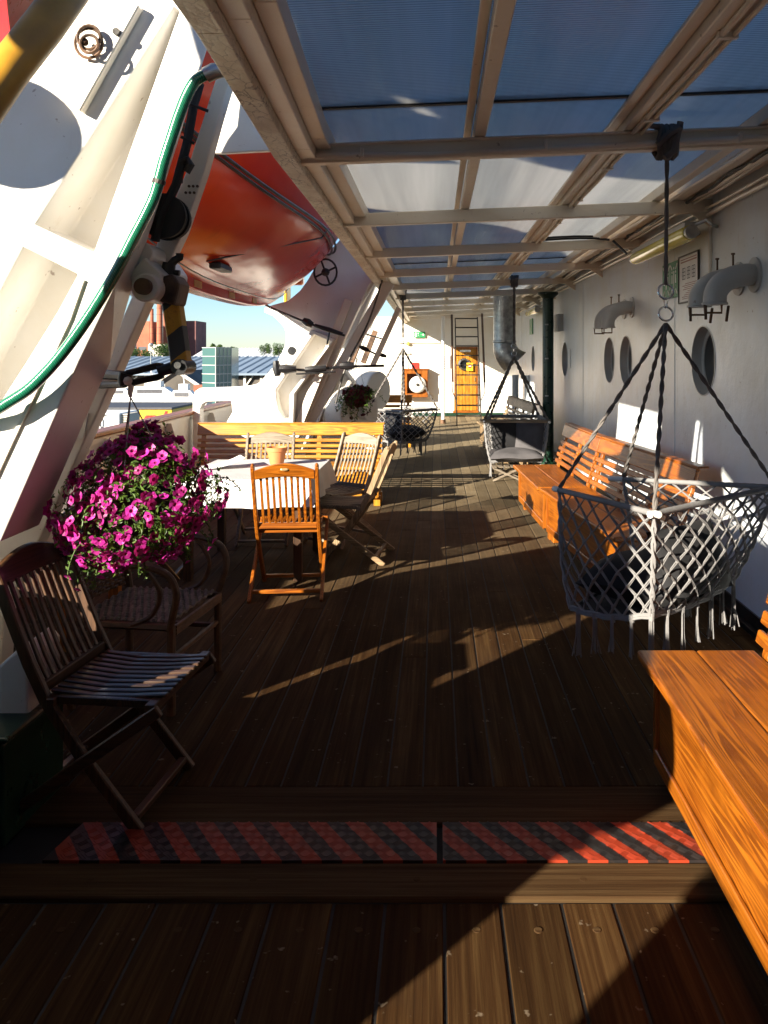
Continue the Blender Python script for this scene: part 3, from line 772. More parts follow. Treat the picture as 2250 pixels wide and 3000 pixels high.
    # hazard striped hanging arm
    mb = MB(); mb.prism(pp([(348, 655), (383, 640), (403, 780), (398, 800), (378, 803), (368, 790)], 2.97), (0, 0.07, 0)); arm = mb.build('striped_arm', 'hazard', root, bevel=0.006)
    mb = MB(); c = P(388, 793, 2.95); rounded(mb, c, 0.030, 2.94, 3.06); mb.build('arm_eye', 'black_paint', arm, smooth=True)
    mb = MB(); c = P(384, 789, 2.93); rounded(mb, c, 0.013, 2.925, 2.95); mb.build('arm_pin', 'chrome', arm, smooth=True)
    # moving arm and shaded wing plate above
    Y3 = 3.05
    mb = MB(); mb.prism(pp([(500, 60), (542, 20), (472, 258), (442, 368), (398, 498), (362, 575), (340, 650), (322, 610), (330, 560), (342, 511), (403, 368), (428, 290)], Y3), (0, 0.07, 0)); mb.build('swing_arm', 'beige_paint', root, bevel=0.006, seg=2)
    mb = MB(); mb.prism(pp([(470, 100), (640, 60), (700, 240), (590, 325), (475, 331), (462, 331)], 3.45), (0, 0.03, 0)); mb.build('wing_plate', 'white_paint', root, bevel=0.004)
    mb = MB(); c = P(378, 488, 3.0)
    for k, y in enumerate((2.96, 2.985, 3.01, 3.035)):
        rounded(mb, P(360, 470, 3.0), 0.085-0.006*(k % 2), y, y+0.018)
    mb.build('sheave', 'rubber', root, smooth=True)
    mb = MB(); mb.tube([P(402, 372, 2.98), P(412, 356, 2.98), P(405, 345, 2.98), P(392, 350, 2.98), P(386, 372, 2.98), P(386, 395, 2.98)], 0.016, 8); mb.build('lifting_hook', 'dark_steel', root, smooth=True)
    mb = MB()
    for q in range(6):
        c = P(408+(q % 3)*9-q//3*7, 402+(q//3)*14, Y3-0.004); mb.cyl(c, c+Vector((0, 0.02, 0)), 0.0055, seg=8)
    mb.build('bolt', 'rusty_steel', root, smooth=True)
    mb = MB(); mb.tube([P(432, 180, 3.02), P(418, 230, 3.02), P(404, 310, 3.0), P(380, 400, 2.97), P(345, 470, 2.96), P(335, 520, 2.95)], 0.018, 8)
    mb.tube([P(450, 240, 3.0), P(410, 225, 2.98)], 0.006, 6); mb.tube([P(420, 310, 3.0), P(390, 295, 2.98)], 0.006, 6); mb.build('hydraulic_line', 'rubber', root, smooth=True)
near_davit()
t = thing('shadow_disc', 'round steel disc added out of view to cast a shadow on the near davit', 'sheave', (-2.05, 2.04, 2.5))  # added out of view; casts the round shadow on the davit plate
mb = MB(); mb.cyl((-2.06, 2.02, 2.68), (-2.05, 2.06, 2.68), 0.185, seg=36); mb.build('disc', 'white_paint', t, smooth=True, bevel=0.005)
mb = MB(); mb.tube([(-2.05, 2.07, 2.68), (-2.10, 2.35, 2.66), (-2.2, 2.69, 2.62)], 0.03, 8); mb.build('bracket', 'white_paint', t, smooth=True)

# mustard pipe and hose
mb = MB(); mb.tube([P(-60, 265, 1.9), P(20, 150, 2.0), P(95, 55, 2.08), P(200, -90, 2.2)], [0.05, 0.05, 0.051, 0.05], 20); tag(mb.build('mustard_pipe', 'mustard_paint', smooth=True), 'thick mustard yellow pipe crossing the top left corner', 'pipe')
h = thing('garden_hose', 'green reinforced garden hose slung down the white davit from a taped end', 'hose', P(0, 885, 2.6))
hp = [(452, 158), (425, 172), (405, 203), (386, 250), (368, 305), (352, 355), (335, 420), (312, 470), (288, 515), (262, 566), (240, 606), (215, 648), (188, 690), (160, 730), (128, 772), (96, 808), (60, 842), (20, 868), (-20, 890), (-90, 905)]
mb = MB(); mb.tube(spline([P(x, y, 2.63) for x, y in hp], 3), 0.0195, 12); mb.build('tube', 'green_hose', h, smooth=True)
mb = MB(); mb.tube([P(444, 163, 2.63), P(462, 154, 2.63), P(484, 150, 2.64)], [0.026, 0.027, 0.024], 12); mb.build('taped_end', 'galvanised', h, smooth=True)
mb = MB(); c = P(343, 393, 2.63); d = (P(335, 420, 2.63)-P(352, 355, 2.63)).normalized(); mb.tube([c-d*0.007, c+d*0.007], 0.0225, 12); mb.build('hose_band', 'dark_steel', h)

# turnbuckle with flower basket hanging from it
tb = thing('turnbuckle', 'black forged turnbuckle stretched from the striped arm towards the rail', 'turnbuckle', P(170, 830, 3.1))
mb = MB()
Yt = 3.02
def T(x, y, Y=Yt): return P(x, y, Y)
mb.tube([T(384, 790), T(352, 800), T(345, 803)], [0.024, 0.022, 0.026], 10)
mb.tube([T(352, 792), T(340, 790), T(300, 800), T(275, 806), T(268, 815)], 0.013, 8); mb.tube([T(352, 810), T(340, 815), T(305, 822), T(280, 828), T(272, 826)], 0.013, 8)
mb.tube([T(272, 806), T(268, 818), T(272, 832)], 0.026, 10)
mb.build('link', 'black_paint', tb, smooth=True)
mb = MB(); mb.tube([T(270, 812), T(220, 809, 3.15), T(160, 813, 3.25)], 0.019, 8); mb.tube([T(270, 830), T(220, 832, 3.15), T(155, 826, 3.25)], 0.014, 8); mb.build('rod', 'black_paint', tb, smooth=True)
mb = MB(); mb.tube([T(281, 822), T(283, 835), T(281, 850), T(282, 858)], [0.016, 0.012, 0.010, 0.006], 8); mb.sphere(T(276, 823, 2.99), 0.018, 8); mb.build('hook', 'beige_paint', tb, smooth=True)

# ---------------------------------------------------------------- second davit, white, curved
def mid_davit():
    root = thing('boat_davit', 'broad white davit frame with a curved throat and an arched foot behind the slatted bench', 'davit', (-2.3, 9.5, 0))
    Y = 9.3
    arc = lambda cx, cy, r, a0, a1, n=6: [(cx+r*math.cos(R(a0+(a1-a0)*i/n)), cy-r*math.sin(R(a0+(a1-a0)*i/n))) for i in range(n+1)]
    out = [(416, 1000), (416, 862), (420, 846), (432, 838), (500, 836), (540, 833), (556, 829), (577, 812), (596, 786), (609, 762), (617, 742), (618, 722), (614, 708), (604, 696), (590, 683), (570, 674), (572, 664), (592, 658), (622, 650), (648, 628), (664, 606), (680, 578), (700, 552), (730, 523), (790, 440), (880, 460), (793, 627), (655, 925), (620, 1000)]
    arch = [(432, 940), (432, 884), (437, 873), (446, 868), (499, 866), (502, 890), (476, 935)]
    rec = [(596, 842), (677, 722), (715, 738), (626, 851), (624, 905), (611, 903), (602, 885), (597, 862)]
    hole = arc(631, 758, 9, 0, 330, 11)
    mb = MB(); mb.holed(pp(out, Y), [pp(arch, Y)], (0, 0.16, 0)); mb.build('frame_plate', 'white_paint', root, bevel=0.012, seg=2)
    # pocket, hole and welded ribs, proud of the plate
    mb = MB(); mb.holed(pp([(585, 842), (672, 712), (724, 732), (636, 851), (634, 915), (606, 915), (590, 888)], Y-0.20), [pp(rec, Y-0.20)], (0, 0.198, 0)); mb.build('track_pocket', 'white_paint', root, bevel=0.008)
    mb = MB(); c = P(631, 758, Y); rounded(mb, c, 0.050, Y-0.012, Y-0.001); mb.build('port_hole', 'black_paint', root)
    mb = MB()
    for a in ([(560, 829), (614, 768), (645, 712), (662, 684)], [(580, 829), (630, 768), (658, 716), (672, 690)], [(600, 676), (640, 690), (690, 715), (720, 728)]):
        mb.sweep(pp(a, Y-0.003), 0.008, 0.012, (0, 1, 0))
    mb.build('weld_rib', 'white_paint', root)
    # inclined trackways behind the plate
    for i, (Yb, xo, m) in enumerate(((9.75, 0.0, 'white_paint'), (10.25, 0.12, 'white_paint'))):
        b0 = Vector((-2.05+xo, Yb, 0.02)); b1 = Vector((-0.62+xo*0.5, Yb, 3.4))
        mb = MB()
        for o_, w, d in ((-0.10, 0.05, 0.16), (0.10, 0.05, 0.16)): mb.bar(b0+Vector((o_, 0, 0)), b1+Vector((o_, 0, 0)), w, d, (0, 1, 0))
        mb.bar(b0+Vector((0, 0.03, 0)), b1+Vector((0, 0.03, 0)), 0.16, 0.03, (0, 1, 0)); mb.build('trackway', m, root, bevel=0.006)
    mb = MB()
    mb.bar((-1.62, 9.22, 0.75), (-1.02, 9.22, 2.25), 0.10, 0.05, (0, 1, 0))
    mb.build('brace', 'beige_paint', root, bevel=0.006)
    mb = MB(); mb.tube(spline([P(838, 560, 9.2), P(798, 690, 9.2), P(748, 790, 9.2), P(725, 872, 9.2)]), 0.012, 6); mb.build('wire_fall', 'dark_steel', root, smooth=True)
    for a, b, w, m in (((790, 560), (700, 742), 0.14, 'white_paint'), ((812, 600), (735, 730), 0.05, 'white_paint'), ((842, 610), (665, 915), 0.13, 'white_paint'), ((862, 665), (805, 790), 0.06, 'beige_paint')):
        mb = MB(); mb.bar(P(a[0], a[1], 9.45), P(b[0], b[1], 9.45), w, 0.10, (0, 1, 0)); mb.build('trackway', m, root, bevel=0.008)
    # hand wheel and cradle plate under the boat
    mb = MB(); c = P(703, 588, 9.0); mb.tube([c+Vector((0.13*math.cos(t/20*2*math.pi), 0, 0.15*math.sin(t/20*2*math.pi))) for t in range(20)], 0.012, 6, True)
    for t in range(4): mb.bar(c, c+Vector((0.13*math.cos(t*1.57+.4), 0, 0.15*math.sin(t*1.57+.4))), 0.03, 0.02)
    mb.sphere(c, 0.05, 8); mb.build('hand_wheel', 'dark_steel', root, smooth=True)
    # third and fourth davits, further along the rail
    for k, (Yb, lab) in enumerate(((12.4, 'white inclined davit trackway standing behind the white winch'), (14.6, 'farthest white inclined davit trackway, near the end of the deck'))):
        r = thing('boat_davit', lab, 'davit', (-1.6, Yb, 0))
        for o_, yy in ((0, 0), (0.0, 0.85)):
            b0 = Vector((-2.30+o_, Yb+yy, 0.02)); b1 = Vector((-0.98, Yb+yy, 3.2))
            mb = MB()
            for q in (-0.11, 0.11): mb.bar(b0+Vector((q, 0, 0)), b1+Vector((q, 0, 0)), 0.06, 0.15, (0, 1, 0))
            mb.bar(b0+Vector((0, 0.03, 0)), b1+Vector((0, 0.03, 0)), 0.17, 0.03, (0, 1, 0)); mb.build('trackway', 'white_paint', r, bevel=0.006)
        mb = MB(); mb.prism([(-2.7, Yb-0.02, 0.02), (-2.0, Yb-0.02, 0.02), (-1.5, Yb-0.02, 1.35), (-1.75, Yb-0.02, 1.45), (-2.2, Yb-0.02, 0.9), (-2.7, Yb-0.02, 0.8)], (0, 0.05, 0)); mb.build('foot_plate', 'white_paint', r, bevel=0.01)
        mb = MB(); mb.bar((-1.35, Yb-0.05, 1.45), (-1.12, Yb-0.05, 2.05), 0.10, 0.06, (0, 1, 0)); mb.build('link_arm', 'rusty_steel', r, bevel=0.01)
        mb = MB(); mb.tube([(-1.42, Yb-0.08, 2.02), (-1.0, Yb-0.08, 1.90)], 0.014, 6); mb.build('lashing', 'dark_steel', r, smooth=True)
mid_davit()

def lashing(name, label, pts, Y, r, extra):
    t = thing(name, label, 'lashing', P(*pts[0], Y))
    mb = MB(); mb.tube([P(x, y, Y) for x, y in pts], r, 6); mb.build('wire', 'black_paint', t, smooth=True)
    mb = MB()
    for (xa, ya), (xb, yb), rr in extra: mb.tube([P(xa, ya, Y-0.02), P((xa+xb)/2, (ya+yb)/2, Y-0.03), P(xb, yb, Y-0.02)], [rr*0.7, rr, rr*0.7], 8)
    mb.build('fitting', 'black_paint', t, smooth=True)
lashing('rigging_screw', 'black rigging screw lying level across the curved white davit', [(594, 795), (660, 800), (740, 792), (830, 790)], 9.0, 0.016, [((596, 780), (600, 812), 0.05), ((598, 797), (640, 797), 0.055), ((660, 799), (705, 795), 0.045), ((735, 790), (765, 790), 0.05), ((640, 808), (725, 803), 0.014)])
lashing('boat_lashing', 'black wire lashing slanting up from the davit throat to the lifeboat keel', [(545, 640), (583, 664), (650, 692), (690, 707), (745, 725)], 9.05, 0.014, [((655, 692), (675, 703), 0.05), ((680, 703), (740, 722), 0.03), ((712, 715), (706, 745), 0.012)])
lashing('boat_lashing', 'shorter black lashing on the far davit beside the canopy edge', [(775, 748), (810, 764), (835, 770)], 9.6, 0.012, [((778, 749), (796, 757), 0.03), ((818, 765), (834, 770), 0.025)])

# winch
w = thing('boat_winch', 'rounded white boat winch housing behind the slatted bench', 'winch', (-1.5, 10.6, 0))
mb = MB(); c = Vector((-1.28, 10.5, 0.88)); mb.cyl(c+Vector((-0.42, 0.35, 0)), c+Vector((0.30, -0.25, -0.02)), 0.36, 0.34, 28); mb.build('drum_housing', 'white_paint', w, smooth=True, bevel=0.03, seg=3)
mb = MB(); mb.box((-1.45, 10.62, 0.28), (0.9, 0.7, 0.54)); mb.build('bed_plate', 'white_paint', w, bevel=0.03, seg=2)
mb = MB(); mb.prism([(-1.95, 10.3, 0.3), (-1.35, 10.3, 0.3), (-1.08, 10.3, 1.22), (-1.25, 10.3, 1.45), (-1.7, 10.3, 1.2)], (0, 0.5, 0)); mb.build('gear_case', 'white_paint', w, bevel=0.05, seg=3)
mb = MB(); mb.cyl((-0.98, 10.30, 0.88), (-0.85, 10.2, 0.88), 0.13, seg=20); mb.build('end_hub', 'white_paint', w, smooth=True)
mb = MB(); mb.tube([(-1.5, 10.25, 1.02), (-1.46, 10.22, 0.86), (-1.46, 10.22, 0.70)], 0.014, 6); mb.build('brake_lever', 'white_paint', w, smooth=True)
w2 = thing('boat_winch', 'second white winch drum farther along, under the far davit', 'winch', (-1.4, 13.3, 0))
mb = MB(); mb.cyl((-1.7, 13.6, 1.0), (-0.95, 13.1, 1.0), 0.36, 0.33, 26); mb.build('drum_housing', 'white_paint', w2, smooth=True, bevel=0.03, seg=3)
mb = MB(); mb.box((-1.4, 13.4, 0.34), (0.8, 0.7, 0.66)); mb.build('bed_plate', 'white_paint', w2, bevel=0.03)

# ================================================================ lifeboats
BX, BZ, BL, BB, BH = -1.98, 2.19, 6.6, 1.25, 1.75
def hull_pt(t, a, y0, side=1, off=0.0):
    """t along the boat 0..1, a 0..1 from keel to gunwale"""
    s = math.sin(math.pi*min(max(t, 0.0), 1.0))
    fb = max(0.02, s**0.55); rise = 0.55*(abs(2*t-1)**3.2)
    th = a*math.pi/2
    b = BB*fb
    x = b*(math.sin(th)**0.9)+off*math.sin(th); z = BZ+rise+BH*((1-math.cos(th))*0.72+0.28*math.sin(th))*(1-0.25*(1-s))*0.85-off*math.cos(th)
    x = x+0.045 if side > 0 else -(x+0.045)
    return Vector((BX+x, y0+t*BL, z))
def make_boat(y0, label):
    root = thing('lifeboat', label, 'lifeboat', (BX, y0+BL/2, BZ-0.08), 0, 'orange lifeboats stowed in the davits')
    mb = MB(); nt, na = 40, 18; bm = mb.bm
    for side in (1, -1):
        g = [[bm.verts.new(hull_pt(0.01+0.98*i/nt, j/na, y0, side)) for j in range(na+1)] for i in range(nt+1)]
        for i in range(nt):
            for j in range(na): mb._f([g[i][j], g[i+1][j], g[i+1][j+1], g[i][j+1]])
    mb.build('hull', 'boat_red', root, smooth=True)
    mb = MB(); pts = []
    for i in range(25):
        t = 0.02+0.96*i/24; p = hull_pt(t, 0, y0); pts.append(Vector((BX, p.y, p.z-0.03)))
    mb.sweep(pts, 0.13, 0.11); k = mb.build('keel', 'boat_red', root, bevel=0.01)
    mb = MB()
    for t in (0.22, 0.36, 0.52, 0.66):
        p = hull_pt(t, 0, y0); mb.box((BX+0.0668, p.y, p.z-0.03), (0.004, 0.20, 0.055))
    mb.build('keel_plate', 'mustard_paint', k)
    mb = MB(); bm = mb.bm; nt2, na2 = 24, 10
    g = []
    for i in range(nt2+1):
        t = 0.03+0.94*i/nt2; s = math.sin(math.pi*t)**0.5; row = []
        pr, pl = hull_pt(t, 1, y0, 1), hull_pt(t, 1, y0, -1)
        for j in range(na2+1):
            q = j/na2; x = pr.x+(pl.x-pr.x)*q
            row.append(bm.verts.new((x*0.96+BX*0.04, pr.y, pr.z+0.005+0.85*s*math.sin(math.pi*q)**0.6)))
        g.append(row)
    for i in range(nt2):
        for j in range(na2): mb._f([g[i][j], g[i+1][j], g[i+1][j+1], g[i][j+1]])
    mb.build('cabin', 'orange_grp', root, smooth=True)
    mb = MB()
    for off in (0.03, 0.05):
        mb.tube([hull_pt(0.04+0.93*i/30, 0.47+(0.02 if off > 0.04 else 0), y0, 1, off) for i in range(31)], 0.012, 6)
    mb.build('bilge_rail', 'dark_steel', root, smooth=True)
    mb = MB()
    pts = []
    for i in range(31):
        t = 0.08+0.84*i/30; q = (i % 6)/6.0; pts.append(hull_pt(t, 0.33+0.05*math.sin(math.pi*q), y0, 1, 0.02))
    mb.tube([hull_pt(0.05+0.9*i/20, 0.06, y0, 1, 0.05) for i in range(21)], 0.007, 5)
    mb.tube([hull_pt(0.72, 0.9, y0, 1, .02), hull_pt(0.5, 0.45, y0, 1, .05), hull_pt(0.28, 0.12, y0, 1, .03)], 0.007, 5)
    mb.build('grab_line', 'black_paint', root, smooth=True)
    mb = MB(); p = hull_pt(0.33, 0.12, y0, 1, 0.02); mb.box(p, (0.09, 0.34, 0.05)); mb.build('hull_step', 'dark_steel', root, bevel=0.01)
    # rudder and stern gear at the far end
    p = hull_pt(0.97, 0.0, y0)
    mb = MB(); mb.box((BX+0.02, p.y+0.02, p.z-0.2), (0.04, 0.28, 0.5)); mb.build('rudder', 'yellow_paint', root, bevel=0.01)
    mb = MB(); mb.box((BX+0.15, p.y-0.12, p.z+0.02), (0.22, 0.14, 0.30)); mb.build('stern_guard', 'orange_grp', root, bevel=0.02)
    return root
boat = make_boat(3.95, 'glossy red orange lifeboat stowed in the davits in the middle of the left side')
dup(boat, (BX, 1.40-BL/2, BZ+0.37), 0, 'red lifeboat copy added out of view behind the camera to shape shadows', 'orange lifeboats stowed in the davits')  # unseen copy, positioned for its shadow on davit and swing
# ================================================================ benches
def bench(label, L, loc, rz, sh=0.46, depth=0.44, wood='varnish', lean=0.12, top=0.88, group='varnished slatted benches'):
    """faces local +y; x along the length"""
    t = thing('slatted_bench', label, 'bench', loc, rz, group)
    W = wood+'_X'; h = L/2; f = depth/2
    mb = MB(); n = 3; bw = (depth-0.004)/n
    mb.box2((-h, -f, sh-0.034), (h, -0.0006, sh)); mb.box2((-h, 0.0006, sh-0.034), (h, f, sh)); mb.build('seat', W, t, bevel=0.010, seg=3, world=False)
    mb = MB(); mb.box2((-h+0.05, f-0.092, 0.115), (h-0.05, f-0.07, sh-0.0345)); fp = mb.build('front_panel', W, t, bevel=0.003, world=False)
    mb = MB(); mb.box2((-h+0.03, f-0.0695, 0.09), (h-0.03, f-0.055, 0.15)); mb.box2((-h+0.03, f-0.0695, sh-0.065), (h-0.03, f-0.058, sh-0.036)); mb.build('moulding', W, fp, bevel=0.004, world=False)
    for s in (-1, 1):
        mb = MB(); mb.box2((s*(h-0.02), -f+0.02, 0.10), (s*(h-0.045), f-0.055, sh-0.035)); mb.build('end_panel', wood+'_Z', t, bevel=0.003, world=False)
    for s in (-1, 1):
        for y in (f-0.14, -f+0.06):
            mb = MB(); mb.box2((s*(h-0.04)-0.035, y-0.035, 0.0), (s*(h-0.04)+0.035, y+0.035, 0.108)); mb.build('foot', wood+'_Z', t, bevel=0.004, world=False)
    zs = top-sh
    def yb(z): return -f-0.01-(z-sh)/zs*lean
    nslat = 4; z = sh+0.03; hs = (zs-0.03-0.135)/nslat
    for i in range(nslat):
        z0 = z+i*hs
        mb = MB(); zc = z0+(hs-0.022)/2; a = math.atan2(lean, zs)
        mb.box((0, yb(zc)+0.012, zc), (L-0.02, 0.022, hs-0.022), Matrix.Rotation(a, 3, 'X')); mb.build('back_slat', W, t, bevel=0.005, world=False)
    zc = top-0.062; mb = MB(); mb.box((0, yb(zc)+0.012, zc), (L, 0.026, 0.125), Matrix.Rotation(math.atan2(lean, zs), 3, 'X')); mb.build('top_slat', W, t, bevel=0.007, seg=2, world=False)
    mb = MB(); mb.box((0, yb(top)-0.018, top+0.006), (L+0.02, 0.075, 0.018)); mb.build('top_cap', W, t, bevel=0.006, seg=2, world=False)
    m = max(2, int(round(L/0.7))+1)
    for i in range(m):
        x = -h+0.07+(L-0.14)*i/(m-1)
        mb = MB(); mb.sweep([(x, -f-0.02, 0.02), (x, -f-0.022, sh), (x, yb(top-0.01)-0.014, top-0.01)], 0.05, 0.028); mb.build('back_post', wood+'_Z', t, bevel=0.004, world=False)
    return t
B = bench('near varnished orange bench at the right edge, its long front panel sunlit', 2.3, (0.97, 1.79, 0), R(90), sh=0.50, top=0.95)
bench('varnished slatted bench along the wall directly behind the near hanging swing', 1.85, (1.215, 5.86, 0), R(90+7.0))
bench('shorter varnished slatted bench along the wall, the one nearer the green post', 1.40, (1.055, 7.50, 0), R(90+3.0))
bench('brown slatted bench along the wall beyond the far right hanging seat', 2.3, (1.0, 12.45, 0), R(90+4), wood='teak')
bench('sunlit slatted bench set across the deck behind the round table setting', 2.07, (-1.62, 8.45, 0), R(180), sh=0.43, top=0.83, wood='honey')
bench('small slatted bench set across the deck behind the left hanging swing', 1.7, (-1.28, 13.75, 0), R(180), sh=0.42, top=0.87, wood='honey')

# ================================================================ folding chairs
def folding_chair(label, loc, rz, wood, first=[True], seatwood=None):
    t = thing('folding_chair', label, 'chair', loc, rz, 'slatted wooden folding chairs')
    w = lambda a: wood+'_'+a
    post = [(0, -0.35, 0.885), (0, -0.285, 0.72), (0, -0.215, 0.55), (0, -0.155, 0.43), (0, -0.03, 0.25), (0, 0.18, 0.0)]
    def pt(z):   # back line at height z
        for a, b in zip(post, post[1:]):
            if b[2] <= z <= a[2]:
                q = (z-b[2])/(a[2]-b[2]); return b[1]+(a[1]-b[1])*q
        return post[0][1]
    for s in (-1, 1):
        mb = MB(); mb.sweep([(s*0.205, y, z) for _, y, z in post], 0.024, 0.042); mb.sphere((s*0.205, -0.352, 0.888), 0.017, 8, (0.75, 1.2, 1)); mb.build('back_leg', w('Z'), t, bevel=0.004, world=False)
        mb = MB(); mb.sweep([(s*0.232, 0.26, 0.425), (s*0.232, -0.02, 0.228), (s*0.232, -0.33, 0.0)], 0.022, 0.040); mb.build('cross_leg', w('Y'), t, bevel=0.004, world=False)
    mb = MB(); prof = []
    for i in range(11):
        x = -0.192+0.384*i/10; prof.append((x, 0.862+0.045*math.cos(x/0.192*math.pi/2)))
    M = Matrix.Rotation(math.atan2(0.065, 0.165), 4, 'X')
    base = Vector((0, pt(0.80)-0.006, 0.80))
    pts = [base+M @ (Vector((x, 0.012*math.cos(x/0.2*1.4), z))-Vector((0, 0, 0.80))) for x, z in [(-0.192, 0.795), (-0.1, 0.805), (0, 0.81), (0.1, 0.805), (0.192, 0.795)][::1]+prof[::-1]]
    mb.prism(pts, (0, -0.022, 0)); mb.build('top_rail', w('X'), t, bevel=0.004, world=False)
    mb = MB()
    for i in range(9):
        x = -0.158+0.316*i/8
        mb.sweep([(x, pt(z)+0.004, z) for z in (0.815, 0.72, 0.62, 0.55, 0.475)], 0.0175, 0.010)
    mb.build('back_slats', w('Z'), t, bevel=0.002, world=False)
    mb = MB(); mb.box((0, pt(0.465), 0.465), (0.385, 0.022, 0.04)); mb.build('lower_rail', w('X'), t, bevel=0.003, world=False)
    for y, z, L in ((-0.26, 0.052, 0.44), (0.155, 0.04, 0.385)):
        mb = MB(); mb.box((0, y, z), (L, 0.030, 0.022)); mb.build('stretcher', w('X'), t, bevel=0.003, world=False)
    mb = MB()
    for i in range(10):
        x = -0.172+0.344*i/9
        mb.sweep([(x, -0.15, 0.452), (x, 0.0, 0.438), (x, 0.14, 0.442), (x, 0.262, 0.452)], 0.024, 0.012)
    mb.build('seat_slats', (seatwood or wood)+'_Y', t, bevel=0.003, world=False)
    mb = MB(); mb.box((0, -0.13, 0.425), (0.44, 0.03, 0.03)); mb.box((0, 0.23, 0.43), (0.48, 0.035, 0.030))
    for s in (-1, 1): mb.box((s*0.195, 0.05, 0.43), (0.02, 0.33, 0.028))
    mb.build('seat_frame', (seatwood or wood)+'_X', t, bevel=0.003, world=False)
    return t
def brass(t):
    mb = MB(); mb.lathe([(0.024, 0), (0.026, 0.004), (0.018, 0.006), (0, 0.006)], (0, -0.358, 0.865), 18, Matrix.Rotation(R(70), 4, 'X') @ Matrix.Scale(0.45, 4, (0, 1, 0))); mb.build('name_badge', 'brass', t, world=False)
ca = folding_chair('orange varnished folding chair with its back to the camera, in front of the table', (-1.00, 5.42, 0), R(4), 'varnish'); brass(ca)
folding_chair('grey weathered folding chair on the far side of the table, facing the camera', (-1.47, 6.75, 0), R(183), 'greyteak')
folding_chair('pale folding chair at the far right corner of the table, turned to the aisle', (-0.86, 6.75, 0), R(146), 'greyteak')
folding_chair('folding chair seen side-on at the right of the table, facing left', (-0.70, 6.25, 0), R(84), 'teak', seatwood='greyteak')
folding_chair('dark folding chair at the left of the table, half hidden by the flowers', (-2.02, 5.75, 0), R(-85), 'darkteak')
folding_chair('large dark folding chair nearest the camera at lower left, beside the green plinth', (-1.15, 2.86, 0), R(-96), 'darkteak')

# ================================================================ table, cloth, pot
tb = thing('dining_table', 'dark wooden dining table under a white cloth in the middle of the left side', 'table', (-1.28, 6.05, 0))
x0, x1, y0, y1 = -1.84, -0.90, 5.50, 6.55
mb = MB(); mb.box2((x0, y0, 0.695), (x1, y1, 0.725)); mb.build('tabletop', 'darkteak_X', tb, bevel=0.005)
mb = MB(); mb.box2((x0+0.06, y0+0.05, 0.60), (x1-0.06, y0+0.07, 0.694)); mb.box2((x0+0.06, y1-0.07, 0.60), (x1-0.06, y1-0.05, 0.694)); mb.build('apron', 'darkteak_X', tb)
for x in (x0+0.08, x1-0.08):
    for y in (y0+0.09, y1-0.09):
        mb = MB(); mb.box2((x-0.03, y-0.03, 0), (x+0.03, y+0.03, 0.694)); mb.build('leg', 'darkteak_Z', tb, bevel=0.004)
def cloth():
    mb = MB(); bm = mb.bm; rr = random.Random(2)
    nx, ny = 16, 18; d = 0.25; g = {}
    X0, X1, Y0, Y1 = x0+0.02, x1+0.012, y0-0.012, y1+0.012
    xs = [X0+(X1-X0)*i/nx for i in range(nx+1)]; ys = [Y0+(Y1-Y0)*i/ny for i in range(ny+1)]
    for i, x in enumerate(xs):
        for j, y in enumerate(ys):
            g[i, j] = bm.verts.new((x, y, 0.731+0.003*math.sin(9*x+5*y)))
    for i in range(nx):
        for j in range(ny): mb._f([g[i, j], g[i+1, j], g[i+1, j+1], g[i, j+1]])
    per = [(i, 0) for i in range(nx)]+[(nx, j) for j in range(ny)]+[(i, ny) for i in range(nx, 0, -1)]+[(0, j) for j in range(ny, 0, -1)]
    prev = [g[k] for k in per]; m = len(per)
    for q in (0.05, 0.10, 0.15, 0.19):
        ring = []
        for k, (i, j) in enumerate(per):
            n = Vector(((-1 if i == 0 else 1 if i == nx else 0), (-1 if j == 0 else 1 if j == ny else 0), 0)).normalized()
            b = g[i, j].co; o = 0.012+0.018*q/0.19*(1+math.sin(k*1.35))+ (0.05*q/0.26 if n.x and n.y else 0)
            ring.append(bm.verts.new((b.x+n.x*o, b.y+n.y*o, 0.731-q+0.008*math.sin(k*0.5))))
        for k in range(m): mb._f([prev[k], prev[(k+1) % m], ring[(k+1) % m], ring[k]])
        prev = ring
    return tag(mb.build('tablecloth', 'cloth_white', smooth=True), 'white tablecloth draped over the dining table', 'tablecloth')
cloth()
mb = MB(); mb.lathe([(0.052, 0.0), (0.075, 0.105), (0.082, 0.107), (0.084, 0.135), (0.076, 0.137), (0.068, 0.11), (0.02, 0.10)], G(598, 1003, 0.738), 24)
tag(mb.build('terracotta_pot', 'terracotta', smooth=True), 'small terracotta pot standing on the white tablecloth', 'pot')
def sheetpaper(label, px, py, rz, curl):
    c = G(px, py, 0.741); mb = MB(); bm = mb.bm; n = 8; M = Matrix.Rotation(rz, 3, 'Z'); g = []
    for i in range(n+1):
        u = i/n-0.5; row = []
        for v in (-0.105, 0.105):
            row.append(bm.verts.new(c+M @ Vector((u*0.30, v, curl*(u+0.5)**2+0.001))))
        g.append(row)
    for i in range(n): mb._f([g[i][0], g[i+1][0], g[i+1][1], g[i][1]])
    tag(mb.build('menu_sheet', 'paper', smooth=True), label, 'menu')
sheetpaper('white menu sheet curling up on the left of the table, behind the flowers', 482, 1008, R(25), 0.07)
